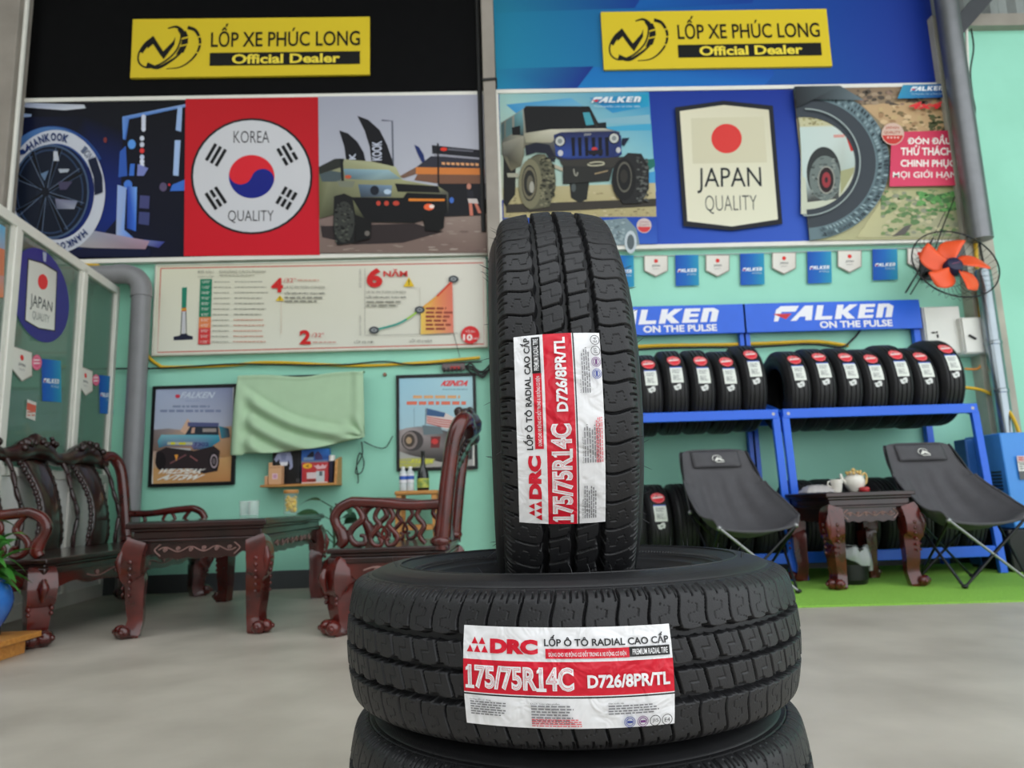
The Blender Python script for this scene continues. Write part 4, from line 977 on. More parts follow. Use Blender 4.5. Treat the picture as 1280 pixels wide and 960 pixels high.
for rk, rx, rn in ((0, XA, 'right'), (1, XL, 'left')):
    for lvl, zb in ((0, zsA), (1, zlA)):
        for i in range(7):
            wd = 'upper' if lvl == 0 else 'lower'
            lb = 'black car tyre with red sticker, %s, upper shelf of %s blue rack' % (ORD[i], rn)
            if lvl == 1: lb = 'black car tyre, %s, lower shelf of %s blue rack' % (ORD[i], rn)
            if proto is None: proto = make_car_tyre(RT, pit * .985, lb); o = proto
            else: o = dup(proto, lb, skip=() if lvl == 0 or (rk == 1 and i == 2) else ('round_sticker', 'paper_label', 'torn_sticker'))
            sc = rr.choice((1.0, 1.0, .985, .97)) if not (i == 6) else 1.03
            if lvl == 1: sc = .95
            R0 = RT * sc; dz = math.sqrt(max(0, R0 ** 2 - (.27 if lvl == 0 else .25) ** 2))
            o.scale = (1, sc, sc)
            y0 = (.285 if lvl == 0 else .235)
            o.location = (rx + .035 + pit * (i + .5), RACKY + y0, zb + dz + .036)
            o.rotation_euler = (rr.uniform(-.05, .05), 0, R_(rr.uniform(-1, 1)))

# ================================================================== PENNANTS ALONG THE WALL
def shield_pennant(label, cx, y0, y1, w, mp, name='pennant', group='pennants strung along the mint wall'):
    P = Print(mp, .0004); h = y1 - y0
    P.poly([(cx - w / 2, y0), (cx + w / 2, y0), (cx + w / 2, y0 + h * .72), (cx, y1), (cx - w / 2, y0 + h * .72)], (150, 140, 130)); k = .93
    P.poly([(cx - w / 2 * k, y0 + 1), (cx + w / 2 * k, y0 + 1), (cx + w / 2 * k, y0 + h * .70), (cx, y1 - 1.4), (cx - w / 2 * k, y0 + h * .70)], [(226, 222, 212), (222, 216, 206), (214, 208, 198), (222, 218, 210), (226, 224, 216)])
    P.ell(cx, y0 + h * .27, w * .085, h * .09, (216, 56, 52)); P.text('JAPAN', (cx - w * .17, y0 + h * .44, cx + w * .17, y0 + h * .56), (90, 92, 96), .02); P.text('QUALITY', (cx - w * .14, y0 + h * .60, cx + w * .14, y0 + h * .68), (150, 148, 146))
    o = P.build(name, PRT, None, mp(cx, y0, 0)); return tag(o, label, 'pennant', group)
def blue_pennant(label, cx, y0, y1, w, mp, name='pennant', group='pennants strung along the mint wall', gloss=True, seed=0):
    P = Print(mp, .0004)
    P.poly([(cx - w / 2, y0), (cx, y0 - .3), (cx + w / 2, y0 - .5), (cx + w / 2 + .8, y1 - .5), (cx, y1), (cx - w / 2 + .8, y1 + .5)], [(32, 76, 170), (36, 108, 186), (50, 150, 186), (46, 150, 182), (36, 108, 186), (36, 88, 184)])
    h = y1 - y0; falken(P, [(cx - w * .40, y0 + h * .46), (cx + w * .40, y0 + h * .44), (cx + w * .40, y0 + h * .55), (cx - w * .40, y0 + h * .57)], (226, 232, 238)); P.text('ON THE PULSE', (cx, y0 + h * .60, cx + w * .40, y0 + h * .66), (190, 214, 230))
    o = P.build(name, PRT, None, mp(cx, y0, 0)); return tag(o, label, 'pennant', group)
wm = wallmap(WY - .022)
NTH = ['first', 'second', 'third', 'fourth', 'fifth', 'sixth']
for i, (cx, y0, y1, w_) in enumerate([(705, 322, 349, 30), (820, 319, 346, 30), (897, 318.5, 346, 30), (980, 315.5, 343, 30), (1062, 313, 341, 30), (1149, 310, 337, 30)]):
    shield_pennant('small cream shield pennant on the wall, %s shield along the string' % NTH[i], cx, y0, y1, w_, wm)
for i, (cx, y0, y1, w_) in enumerate([(778, 319.5, 359, 28), (858.5, 319, 357, 29), (940, 317, 356, 30), (1024, 314.5, 354, 30), (1106, 311.5, 350, 31), (1191, 308, 344, 28)]):
    blue_pennant('small glossy blue pennant on the wall, %s blue one along the string' % NTH[i], cx, y0, y1, w_, wm)
b = MB(); b.tube([atY(x, y, WY - .018) for x, y in ((640, 324), (860, 319), (1060, 313), (1210, 307))], .004, 6, k=6); tag(b.build('pennant_string', GREYT, None, atY(860, 319, WY - .018)), 'thin pale string carrying the row of pennants on the mint wall', 'string')

# ================================================================== WALL FAN
fc = atY(1190, 334, WY - .42)
fan = thing('wall_fan', 'wall fan with five orange blades and a thin black ring guard', 'fan', fc)
tilt = Matrix.Rotation(R_(-5), 3, 'Y') @ Matrix.Rotation(R_(-19), 3, 'X')
b = MB(); b.lathe([(0, -.055), (.055, -.05), (.075, -.03), (.078, .02), (.06, .05), (.03, .06), (0, .06)], 24, Matrix.Rotation(PI / 2, 4, 'X') if False else (tilt @ Matrix.Rotation(PI / 2, 3, 'X')).to_4x4()); b.build('hub', mat('dark blue plastic', (30, 28, 62), .4), fan)
P = Print(lambda x, y, e: tilt @ Vector((x, -.062 - e, -y))); P.poly([(-.036, .004), (.036, -.006), (.036, .002), (-.036, .012)], (120, 70, 96)); P.build('hub_mark', PRTS, fan)
ORG = mat('orange fan blade', (238, 88, 44), 0.4, var=.03)
for i in range(5):
    a0 = R_(-72 * i + 88); rows = []
    for k in range(9):
        u = k / 8; r = .06 + .205 * u; wdt = (.06 + .155 * math.sin(min(1, u * 1.1) * PI * .6)) * (1 if u < .93 else .80); sw = -.42 * u * u
        row = []
        for j in range(7):
            v = j / 6 - .5; aa = a0 + sw + v * wdt / max(r, .05) * (1.0 - .25 * u)
            row.append(tilt @ Vector((r * math.cos(aa), .03 * math.sin(v * 2.6) - .012 - .02 * u, r * math.sin(aa))))
        rows.append(row)
    b = MB(); b.grid(rows); b.build('blade', ORG, fan, solid=.003)
GR = (atY(1240, 334, WY - .42) - fc).length * 1.02
b = MB(); n = 64
b.tube([tilt @ Vector((GR * math.cos(2 * PI * i / n), -.05, GR * .98 * math.sin(2 * PI * i / n))) for i in range(n)], .006, 8, closed=True); b.build('guard_ring', BLACKM, fan)
b = MB()
for i in range(36):
    a = 2 * PI * i / 36
    b.tube([tilt @ Vector((.07 * math.cos(a), .075, .07 * math.sin(a))), tilt @ Vector((.2 * math.cos(a), .072, .2 * math.sin(a))), tilt @ Vector((GR * .93 * math.cos(a), .02, GR * .93 * math.sin(a))), tilt @ Vector((GR * math.cos(a), -.05, GR * .98 * math.sin(a)))], .0016, 4)
for rk in (.14, .22): b.tube([tilt @ Vector((rk * math.cos(2 * PI * i / n), .073, rk * math.sin(2 * PI * i / n))) for i in range(n)], .002, 4, closed=True)
b.build('guard_wires', BLACKM, fan)
b = MB(); b.lathe([(0, 0), (.07, 0), (.075, .10), (.05, .15), (0, .15)], 20, Matrix.Translation((0, .08, 0)) @ Matrix.Rotation(-PI / 2, 4, 'X')); b.build('motor', BLACKP, fan)
b = MB(); b.tube([(0, .15, 0), (.02, .26, .02), (.04, .34, .06), (.05, .40, .08)], .022, 10, k=4); b.bx((-.01, .39, .02), (.11, .41, .20)); b.build('wall_bracket', BLACKP, fan)
# ---- electric boxes
for nm, lb, q, zz in (('electric_box', 'larger cream metal electric box with keyhole marks, left one under the fan', [(1154, 383), (1200, 383), (1205, 443), (1158, 443)], .10), ('electric_box', 'smaller cream metal electric box with slotted handle, right one under the fan', [(1201, 397), (1231, 396), (1236, 441), (1205, 443)], .16)):
    Yf = WY - zz; A, B, C, D = [atY(x, y, Yf) for x, y in q]
    x0, x1, z0, z1 = (A.x + D.x) / 2, (B.x + C.x) / 2, (C.z + D.z) / 2, (A.z + B.z) / 2
    t = thing(nm, lb, 'electric box', ((x0 + x1) / 2, Yf, z0), 0, 'electric boxes on the wall')
    b = MB(); b.bx((x0, Yf + .004, z0), (x1, WY, z1)); b.build('cabinet', WPAPER, t, org=t.location, bevel=.004)
    b = MB(); b.bx((x0 + .008, Yf - .012, z0 + .008), (x1 - .008, Yf + .003, z1 - .008)); o = b.build('door', WPAPER, t, org=t.location, bevel=.004)
    b = MB(); zc = z0 + (z1 - z0) * .4; xc = x0 + (x1 - x0) * (.25 if zz < .12 else .35)
    if zz < .12:
        b.box((xc - .02, Yf - .016, zc + .02), (.025, .01, .012)); b.box((xc + .01, Yf - .016, zc + .022), (.014, .01, .012)); b.box((xc + .014, Yf - .016, zc - .01), (.010, .01, .03))
    else: b.bar((xc - .03, Yf - .018, zc + .03), (xc + .025, Yf - .018, zc - .005), .02, .014)
    b.build('lock', GREYV, o, org=t.location)

# ---- blue machine at the right edge
Ym = 5.12
mx0 = atY(1252, 560, Ym).x; mz1 = atY(1252, 541, Ym).z
mc = thing('shop_machine', 'bright blue metal shop machine cabinet on a black base at the right edge', 'machine', (mx0 + .35, Ym + .3, .010))
b = MB()
for sgn in (0,):
    x0, x1 = -.35, .45; y0, y1 = -.30, .10; z0, z1 = .30, mz1 - .01
    b.prism([(x0, y1, z0), (x0, y0 - .02, z0), (x0, y0, z1), (x0, y1, z1)], (x1 - x0, 0, 0))
b.build('cabinet', mat('machine blue enamel', (66, 140, 222), .35, var=.03), mc, bevel=.01)
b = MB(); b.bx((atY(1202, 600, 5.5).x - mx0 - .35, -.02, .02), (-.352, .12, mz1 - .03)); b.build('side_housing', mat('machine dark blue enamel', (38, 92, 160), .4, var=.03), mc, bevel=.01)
b = MB()
for i in range(6): b.bx((-.355, -.26, mz1 - .30 - i * .025), (-.349, -.16, mz1 - .288 - i * .025))
b.build('vent_slots', BLACKP, mc)
b = MB(); b.bx((-.42, -.34, .0), (.47, .11, .298)); b.build('base', BLACKP, mc, bevel=.012)
zc = atY(1276, 570, Ym).z; xc = atY(1268, 570, Ym).x - (mx0 + .35)
P = Print(lambda x, y, e: Vector((xc + x, -.322 - e, zc - .01 - y))); P.rect(0, 0, .20, .17, (226, 226, 224)); P.rect(0, 0, .20, .045, (214, 190, 190)); P.rect(0, .046, .20, .05, (60, 60, 60)); P.rect(.0, .11, .20, .17, (90, 92, 96)); P.lines(.01, .008, .19, .04, 2, (180, 60, 60), .6, 1); P.lines(.01, .056, .19, .105, 3, (90, 90, 94), .5, 2); P.rect(.1, .12, .15, .16, (220, 220, 222))
P.build('warning_label', PRTS, mc)['label'] = 'white warning label'
b = MB(); hose = [atY(x, y, yy) for x, y, yy in ((1205, 484, WY - .12), (1228, 488, WY - .14), (1250, 500, WY - .2), (1266, 522, WY - .3), (1274, 541, 5.5), (1276, 548, 5.5))]
b.tube(hose, .014, 8, k=6); tag(b.build('air_hose', YEL, None, hose[0]), 'yellow air hose arching from the wall to the blue machine', 'hose')

# ---- cables and conduits on the wall
def cable(name, label, cat, pts, r, m, k=6, Y=WY - .02, group=None):
    P3 = [atY(p[0], p[1], p[2] if len(p) > 2 else Y) for p in pts]; b = MB(); b.tube(P3, r, 7, k=k); return tag(b.build(name, m, None, P3[0]), label, cat, group)
cable('yellow_conduit', 'long yellow cable sleeve running along the mint wall below the information board', 'cable', [(180, 432), (186, 446), (198, 456), (212, 459), (280, 457), (340, 453), (440, 457), (520, 454), (600, 447)], .013, YEL)
cable('black_cable', 'thin black cable sagging along the yellow sleeve under the information board', 'cable', [(130, 461), (205, 460), (290, 455), (345, 456), (425, 456), (480, 452), (520, 456), (602, 452)], .007, GREYV, Y=WY - .035)
cable('yellow_conduit', 'yellow cable sleeve running along the wall behind the tyre racks', 'cable', [(640, 446), (800, 433), (900, 431), (960, 429), (1020, 427), (1060, 432)], .016, YEL)
cable('black_cable', 'black cable drooping along the wall behind the tyre racks', 'cable', [(640, 450), (800, 437), (880, 434), (940, 434), (1010, 430), (1050, 434), (1066, 424), (1076, 412)], .009, GREYV, Y=WY - .04)
cable('yellow_conduit', 'yellow cable sleeve hanging down beside the drain pipe behind the fan', 'cable', [(1214, 262), (1219, 300), (1222, 340), (1225, 380), (1226, 400)], .016, YEL, Y=WY - .14)
cable('yellow_conduit', 'short yellow sleeve lying on top of the grey elbow pipe', 'cable', [(92, 328), (110, 331), (124, 332)], .012, YEL, Y=WY - .06)
cable('orange_cable', 'orange cable looping under the smaller electric box', 'cable', [(1206, 461), (1222, 461), (1228, 452), (1232, 442)], .010, mat('orange cable', (222, 150, 70), .5), Y=WY - .10)
cable('black_cable', 'pair of dark cables slanting from the poster corner past the fan', 'cable', [(1193, 243), (1176, 275), (1163, 305), (1150, 335), (1132, 366)], .007, GREYV, Y=WY - .075)
cable('black_cable', 'thin dark cable slanting down beside the fan ring to the rack sign', 'cable', [(1200, 230), (1180, 280), (1166, 318), (1152, 345), (1138, 368)], .005, GREYV, Y=WY - .085)
cable('white_conduit', 'thin white conduit pipe running down the concrete column', 'pipe', [(1208, 36), (1211, 120), (1213, 200), (1215, 260)], .013, WHITEF, k=2, Y=WY - .20)
cable('black_cable', 'black cable twisted around the white conduit on the column', 'cable', [(1214, 36), (1217, 60), (1213, 90), (1216, 120), (1219, 140), (1214, 165), (1216, 185), (1211, 205)], .007, GREYV, Y=WY - .17)
cable('black_cable', 'long black cable hanging down the column by the drain pipe', 'cable', [(1216, 240), (1224, 300), (1233, 350), (1244, 420), (1256, 500)], .009, GREYV, Y=WY - .14)

# ================================================================== GLASS PARTITION ON THE LEFT
A0 = atZ(25, 773, 0); A1 = atZ(124, 745, 0)
pd = (A1 - A0); pd.z = 0; pd.normalize(); pn = Vector((pd.y, -pd.x, 0))          # pn faces the shop
pn = pn if pn.x > 0 else -pn
def onp(x, y, off=0.0): return atP(x, y, A0 + pn * off, pn)
Ztop = onp(110, 340).z
def pt(s, z, off=0.0): p = A0 + pd * s + pn * off; return Vector((p.x, p.y, z))
sEnd = (onp(158, 450) - A0).dot(pd); sEnd = min(sEnd, (WY - .05 - A0.y) / pd.y)
sM1 = (onp(96, 450) - A0).dot(pd); sM2 = (onp(10, 400) - A0).dot(pd); sN = sM2 - (sM1 - sM2)
win = thing('window_1', None, None, A0); win['kind'] = 'structure'; org = A0
def pbar(s0, z0, s1, z1, w=.05, d=.05):
    return pt(s0, z0), pt(s1, z1), w, d
zsill = onp(150, 600).z
b = MB()
for s0 in (sN, sM2, sM1, sEnd - .02): b.bar(pt(s0, 0), pt(s0, Ztop), .055, .05, pn)
for zz, hh in ((Ztop, .07), (zsill, .06), (.05, .1)): b.bar(pt(sN, zz), pt(sEnd, zz), .05, hh)
b.build('window_frame', WHITEF, win, org=org, bevel=.006)
for s0, s1 in ((sN, sM2), (sM2, sM1), (sM1, sEnd)):
    b = MB(); b.bar(pt((s0), (zsill + Ztop) / 2), pt(s1, (zsill + Ztop) / 2), .008, Ztop - zsill); b.build('pane', PANE, win, org=org)
    b = MB(); b.bar(pt(s0, zsill / 2 + .02), pt(s1, zsill / 2 + .02), .02, zsill - .1); b.build('lower_panel', mat('pale grey panel', (226, 226, 220), .4, var=.05), win, org=org)
    b = MB()
    for ss in (s0 + .045, s1 - .045): b.bar(pt(ss, zsill + .03), pt(ss, Ztop - .03), .03, .03, pn)
    b.build('sash', WHITEF, win, org=org)
pmap = lambda x, y, e: onp(x, y, .012 + e)
P = Print(pmap, .0006); P.crop(0, 250, 3.097)
P.ell(155, 368, 108, 186, (36, 38, 128), rot=-12, n=48)
P.poly([(107, 225), (165, 240), (223, 275), (214, 510), (150, 500), (95, 468)], (28, 30, 40)); P.poly([(112, 232), (165, 247), (219, 280), (210, 504), (150, 494), (99, 464)], [(216, 214, 206), (212, 208, 200), (200, 198, 192), (226, 226, 218), (228, 228, 220), (226, 226, 218)])
P.ell(166, 317, 19, 30, (226, 40, 46), rot=-5); P.text('JAPAN', [(118, 360), (204, 396), (200, 446), (116, 424)], (60, 66, 70)); P.text('QUALITY', [(126, 428), (192, 448), (190, 482), (125, 464)], (130, 134, 132), -.005)
P.poly([(165, 200), (180, 206), (178, 240), (168, 236)], (170, 176, 200))
o = P.build('window_sticker', PRTS, None, onp(50, 370, .012)); tag(o, 'big round blue sticker with cream shield on the glass partition', 'sticker')
for i, (cx, y0, y1, w_, lb) in enumerate(((27.5, 436, 477, 26, 'cream shield pennant on the middle glass pane above the sofa'), (107, 460, 495, 18, 'small cream shield pennant on the far glass pane beside the pipe'))):
    k = .35 if i == 0 else .42
    def mp(x, y, e, cx=cx, k=k): return onp(x, y + (x - cx) * k, .012 + e)
    shield_pennant(lb, cx, y0, y1, w_, mp, 'window_pennant', 'pennants on the glass partition')
for i, (cx, y0, y1, w_, lb) in enumerate(((64, 450, 502, 24, 'blue pennant on the middle glass pane beside the shield pennant'), (132.5, 470, 517, 17, 'narrow blue pennant on the far glass pane beside the pipe'))):
    def mp(x, y, e, cx=cx): return onp(x, y + (x - cx) * .12, .012 + e)
    blue_pennant(lb, cx, y0, y1, w_, mp, 'window_pennant', 'pennants on the glass partition')
for cx, cy, r, lb in ((8, 442, 6, 'pink round tag at the left end of the partition pennants'), (46, 453, 6.2, 'pink round tag between the shield and blue pennants on the middle pane'), (120, 475, 4.5, 'pink round tag between the shield and blue pennants on the far pane')):
    P = Print(pmap, .0005); P.ell(cx, cy, r, r * 1.55, (226, 90, 130)); P.ell(cx, cy, r * .8, r * 1.25, (236, 150, 172), inner=.9); P.lines(cx - r * .6, cy - 4, cx + r * .6, cy + 4, 2, (246, 214, 222), .5, 3, .1); tag(P.build('window_tag', PRTS, None, onp(cx, cy, .012)), lb, 'tag', 'round tags on the glass partition')
P = Print(pmap, .0005); P.poly([(34, 499), (45.5, 503), (44, 526), (32.5, 522)], (220, 214, 206)); P.poly([(34, 503), (45.2, 507), (44.4, 516), (33.4, 512)], (214, 96, 74)); P.lines(34, 514, 44, 522, 2, (200, 120, 100), .5, 2); tag(P.build('window_sticker', PRTS, None, onp(39, 512, .012)), 'small red and white sticker on the glass partition above the sofa back', 'sticker')
P = Print(pmap, .0005); P.poly([(-30, 262), (6.5, 284), (4.5, 372), (-30, 372)], [(120, 170, 200), (90, 170, 210), (216, 130, 90), (216, 130, 90)]); P.poly([(-30, 300), (6, 312), (5, 345), (-30, 340)], (206, 120, 84)); tag(P.build('window_poster', PRTS, None, onp(0, 330, .012)), 'blue and orange poster on the glass pane cropped by the left edge', 'poster')

# grey pipe with an elbow in the corner
Yp = WY - .13
pe = thing('elbow_pipe', 'thick grey plastic pipe turning down by an elbow beside the glass partition', 'pipe', atY(171, 420, Yp))
zc = atY(140, 343, Yp).z; xc = atY(171, 480, Yp).x; r = .075
b = MB(); b.tube([(xc - 2.2, Yp, zc), (xc - .22, Yp, zc), (xc - .16, Yp, zc), (xc - .07, Yp, zc - .02), (xc - .02, Yp, zc - .07), (xc, Yp, zc - .16), (xc, Yp, zc - .22), (xc, Yp, .005)], r, 20, k=1); b.build('pipe', PVC, pe, org=pe.location, angle=60)
b = MB(); b.tube(crom([(xc - .22, Yp, zc), (xc - .15, Yp, zc), (xc - .06, Yp, zc - .03), (xc - .01, Yp, zc - .10), (xc, Yp, zc - .20)], 5), r * 1.09, 20); b.build('elbow', PVC, pe, org=pe.location, angle=60)

# ================================================================== CARVED ROSEWOOD FURNITURE
def cab_leg(b, x, y, h, w, ox, oy, ball=True):
    """carved cabriole leg: knee leaning out along (ox,oy), tapering, scrolled foot"""
    pts = [(x, y, h), (x + ox * .010, y + oy * .010, h * .93), (x + ox * .018, y + oy * .018, h * .80), (x + ox * .016, y + oy * .016, h * .66), (x + ox * .006, y + oy * .006, h * .62), (x + ox * .006, y + oy * .006, h * .40), (x, y, h * .20), (x + ox * .008, y + oy * .008, h * .08), (x + ox * .014, y + oy * .014, h * .03), (x + ox * .014, y + oy * .014, 0)]
    b.tube(pts, [w * .50, w * .56, w * .58, w * .54, w * .47, w * .44, w * .38, w * .39, w * .42, w * .38], 16, k=3, square=.92)
    return b
def leg_relief(b, x, y, h, w, ox, oy):
    for k in range(6):
        z = h * (.80 - k * .07); rr_ = w * (.13 - .008 * k)
        for (dx, dy) in ((ox, 0), (0, oy)):
            b.ball((x + dx * w * .60 + ox * .012, y + dy * w * .60 + oy * .012, z), rr_, 8, 5, (1, 1, 1.1))
    b.tube([(x + ox * w * .62, y + oy * w * .62, h * .92), (x + ox * w * .72, y + oy * w * .72, h * .80), (x + ox * w * .60, y + oy * w * .60, h * .62)], [w * .1, w * .2, w * .08], 8, k=4)
def foot_scroll(b, x, y, h, w, ox, oy):
    for (dx, dy) in ((ox, 0), (0, oy)):
        c = Vector((x + ox * .03 + dx * w * .34, y + oy * .03 + dy * w * .34, w * .36))
        b.ball(c, w * .34, 12, 8, (1, 1, 1.0)); b.ball(c + Vector((dx * w * .3, dy * w * .3, 0)), w * .13, 8, 6)
def scallop(b, p0, p1, z1, h, th, inw):
    """apron board with a carved lower edge between two points"""
    p0 = Vector(p0); p1 = Vector(p1); n = 40; lo = []
    for i in range(n + 1):
        t = i / n; e = min(t, 1 - t)
        d = h * (.62 + .75 * max(0, 1 - e / .16) ** 2 if e < .16 else .62 + .30 * min(1, (e - .16) / .05) + .05 * math.sin((e - .16) * 42))
        lo.append((t, z1 - d))
    poly = [Vector((p0.x, p0.y, z1))] + [Vector(((p0 + (p1 - p0) * t).x, (p0 + (p1 - p0) * t).y, z)) for t, z in lo] + [Vector((p1.x, p1.y, z1))]
    b.prism(poly, Vector(inw) * th)
def scroll_relief(b, p0, p1, z, amp, r, out, turns=3):
    p0 = Vector(p0); p1 = Vector(p1); out = Vector(out); pts = []
    for i in range(61):
        t = i / 60; p = p0 + (p1 - p0) * t; pts.append(Vector((p.x, p.y, z + amp * math.sin(t * 2 * PI * turns))) + out * .004)
    b.tube(pts, r, 5)
    for k in range(turns * 2):
        t = (k + .5) / (turns * 2); c = p0 + (p1 - p0) * t; d = (p1 - p0).normalized(); sg = 1 if k % 2 == 0 else -1
        b.tube([Vector((c.x, c.y, z)) + out * .004 + d * (amp * (1 - j / 16) * math.cos(j * .75)) + Vector((0, 0, -sg * amp * .2 + amp * (1 - j / 16) * math.sin(j * .75))) for j in range(14)], r * .8, 5)
def carved_table(name, label, L, W, Hh, loc, rz, glass=False):
    """L along local y, W along local x"""
    t = thing(name, label, 'table', loc, rz); hx, hy = W / 2, L / 2
    b = MB(); b.bx((-hx, -hy, Hh - .028), (hx, hy, Hh)); b.bx((-hx + .018, -hy + .018, Hh - .045), (hx - .018, hy - .018, Hh - .028)); b.bx((-hx + .03, -hy + .03, Hh - .085), (hx - .03, hy - .03, Hh - .045)); b.bx((-hx + .018, -hy + .018, Hh - .10), (hx - .018, hy - .018, Hh - .085))
    b.build('tabletop', ROSE, t, bevel=.005)
    if glass:
        b = MB(); b.bx((-hx + .01, -hy + .01, Hh + .0005), (hx - .01, hy - .01, Hh + .0065)); b.build('glass_sheet', mat('table glass', (40, 52, 48), .04, spec=.8, var=0, coat=.6), t)
    b = MB(); zz = Hh - .10; i_ = .035
    scallop(b, (-hx + i_, -hy + i_, 0), (hx - i_, -hy + i_, 0), zz, .095, .022, (0, 1, 0)); scallop(b, (-hx + i_, hy - i_, 0), (hx - i_, hy - i_, 0), zz, .095, .022, (0, -1, 0))
    scallop(b, (-hx + i_, -hy + i_, 0), (-hx + i_, hy - i_, 0), zz, .095, .022, (1, 0, 0)); scallop(b, (hx - i_, -hy + i_, 0), (hx - i_, hy - i_, 0), zz, .095, .022, (-1, 0, 0))
    ap = b.build('apron', ROSE, t)
    b = MB(); scroll_relief(b, (-hx * .55, -hy + i_, 0), (hx * .55, -hy + i_, 0), zz - .04, .012, .0026, (0, -1, 0), 3)
    m_ = W * .58
    b.tube([(x, -hy + i_ - .004, zz - .04 + z) for x, z in ((-m_ / 2 + .02, .028), (-m_ / 2, .012), (-m_ / 2 - .01, 0), (-m_ / 2, -.014), (-m_ / 2 + .02, -.032))], .003, 5, k=3)
    b.tube([(x, -hy + i_ - .004, zz - .04 + z) for x, z in ((m_ / 2 - .02, .028), (m_ / 2, .012), (m_ / 2 + .01, 0), (m_ / 2, -.014), (m_ / 2 - .02, -.032))], .003, 5, k=3)
    scroll_relief(b, (hx - i_, -hy * .6, 0), (hx - i_, hy * .6, 0), zz - .04, .017, .0034, (1, 0, 0), 4)
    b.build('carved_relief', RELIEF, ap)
    w = .098
    for ox in (-1, 1):
        for oy in (-1, 1):
            b = MB(); x, y = ox * (hx - .055), oy * (hy - .055); cab_leg(b, x, y, Hh - .10, w, ox, oy); leg_relief(b, x, y, Hh - .1, w, ox, oy); foot_scroll(b, x, y, Hh, w, ox, oy); b.build('leg', ROSEL, t, angle=50)
    return t
def carved_seat(name, label, cat, L, loc, rz, nspl, Dp=.56):
    """front edge x=0, back x=Dp, length along y; faces -x"""
    t = thing(name, label, cat, loc, rz); hy = L / 2; hs = .42
    b = MB(); b.bx((-.01, -hy, hs - .025), (Dp + .02, hy, hs)); b.bx((.005, -hy + .012, hs - .045), (Dp + .01, hy - .012, hs - .025)); b.bx((-.002, -hy + .004, hs - .075), (Dp + .015, hy - .004, hs - .045)); b.build('seat', ROSE, t, bevel=.006)
    b = MB(); zz = hs - .075
    scallop(b, (.015, -hy + .02, 0), (.015, hy - .02, 0), zz, .085, .025, (1, 0, 0)); scallop(b, (.02, -hy + .015, 0), (Dp, -hy + .015, 0), zz, .085, .025, (0, 1, 0)); scallop(b, (.02, hy - .015, 0), (Dp, hy - .015, 0), zz, .085, .025, (0, -1, 0))
    ap = b.build('apron', ROSEL, t)
    b = MB(); scroll_relief(b, (.015, -hy * .6, 0), (.015, hy * .6, 0), zz - .035, .015, .004, (-1, 0, 0), 3)
    for s in (-1, 1): scroll_relief(b, (Dp * .3, s * (hy - .015), 0), (Dp * .75, s * (hy - .015), 0), zz - .035, .015, .004, (0, s, 0), 1)
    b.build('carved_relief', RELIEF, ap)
    w = .115
    for ox, x in ((-1, .06), (1, Dp - .05)):
        for oy in (-1, 1):
            b = MB(); y = oy * (hy - .06); cab_leg(b, x, y, hs - .07, w, ox, oy); leg_relief(b, x, y, hs - .07, w, ox, oy); foot_scroll(b, x, y, hs, w, ox, oy); b.build('leg', ROSEL, t, angle=50)
    zp = 1.02
    for s in (-1, 1):
        y = s * (hy - .035)
        b = MB(); b.tube([(Dp - .02, y, hs - .02), (Dp, y, .58), (Dp + .025, y, .78), (Dp + .05, y, .93), (Dp + .075, y - s * .012, 1.01), (Dp + .10, y - s * .05, 1.055), (Dp + .115, y - s * .11, 1.06), (Dp + .12, y - s * .17, 1.03)], [.044, .042, .040, .040, .042, .042, .040, .036], 14, k=4); b.ball((Dp - .02, y, hs + .02), .056, 12, 8, (1, 1, .6)); b.build('back_post', ROSEL, t, angle=60)
        b = MB(); b.tube([(Dp + .01, y, .625), (Dp * .7, y, .622), (Dp * .45, y, .638), (Dp * .22, y, .648), (.10, y, .645), (.05, y, .62), (.022, y, .575), (.035, y, .53), (.055, y, .50), (.065, y, .46), (.045, y, hs + .01)], [.026, .026, .027, .027, .027, .027, .026, .025, .032, .034, .022], 12, k=4)
        ar = b.build('arm', ROSEL, t, angle=60)
        b = MB()
        # lyre-shaped openwork: two mirrored S scrolls with curls, and one more S near the front
        for sg in (-1, 1):
            cx = Dp * .47
            b.tube([(cx + sg * .012, y, .625), (cx + sg * .035, y, .60), (cx + sg * .045, y, .565), (cx + sg * .022, y, .53), (cx + sg * .045, y, .50), (cx + sg * .068, y, .47), (cx + sg * .055, y, .435), (cx + sg * .022, y, .425), (cx + sg * .012, y, .45), (cx + sg * .03, y, .462)], [.012, .013, .013, .014, .013, .012, .012, .011, .010, .008], 8, k=4)
            b.tube([(cx + sg * .02, y, .53), (cx, y, .51), (cx - sg * .012, y, .48), (cx, y, .455)], .008, 6, k=4)
        b.tube([(Dp * .20, y, .64), (Dp * .26, y, .60), (Dp * .28, y, .56), (Dp * .20, y, .52), (Dp * .17, y, .48), (Dp * .22, y, .44), (Dp * .30, y, .44), (Dp * .30, y, .475), (Dp * .26, y, .48)], [.012, .015, .018, .018, .018, .017, .014, .011, .009], 8, k=4)
        b.tube([(Dp * .80, y, .62), (Dp * .76, y, .57), (Dp * .82, y, .52), (Dp * .78, y, .47), (Dp * .83, y, .43)], [.012, .014, .014, .014, .012], 8, k=4)
        b.build('arm_openwork', ROSEL, ar, angle=60)
    # carved crest: a heavy wavy rail with cloud-like lumps
    b = MB(); n = int(L / .05); rr = random.Random(int(L * 100)); pts = []; rad = []
    for i in range(n + 1):
        y = -hy + .16 + (L - .32) * i / n; ph = i / n * nspl
        pts.append((Dp + .115 + .01 * math.sin(i), y, 1.03 + .028 * math.cos(ph * 2 * PI + PI))); rad.append(.05 + .012 * math.cos(ph * 2 * PI + PI))
    b.tube(pts, rad, 10, k=2, flat=1.2)
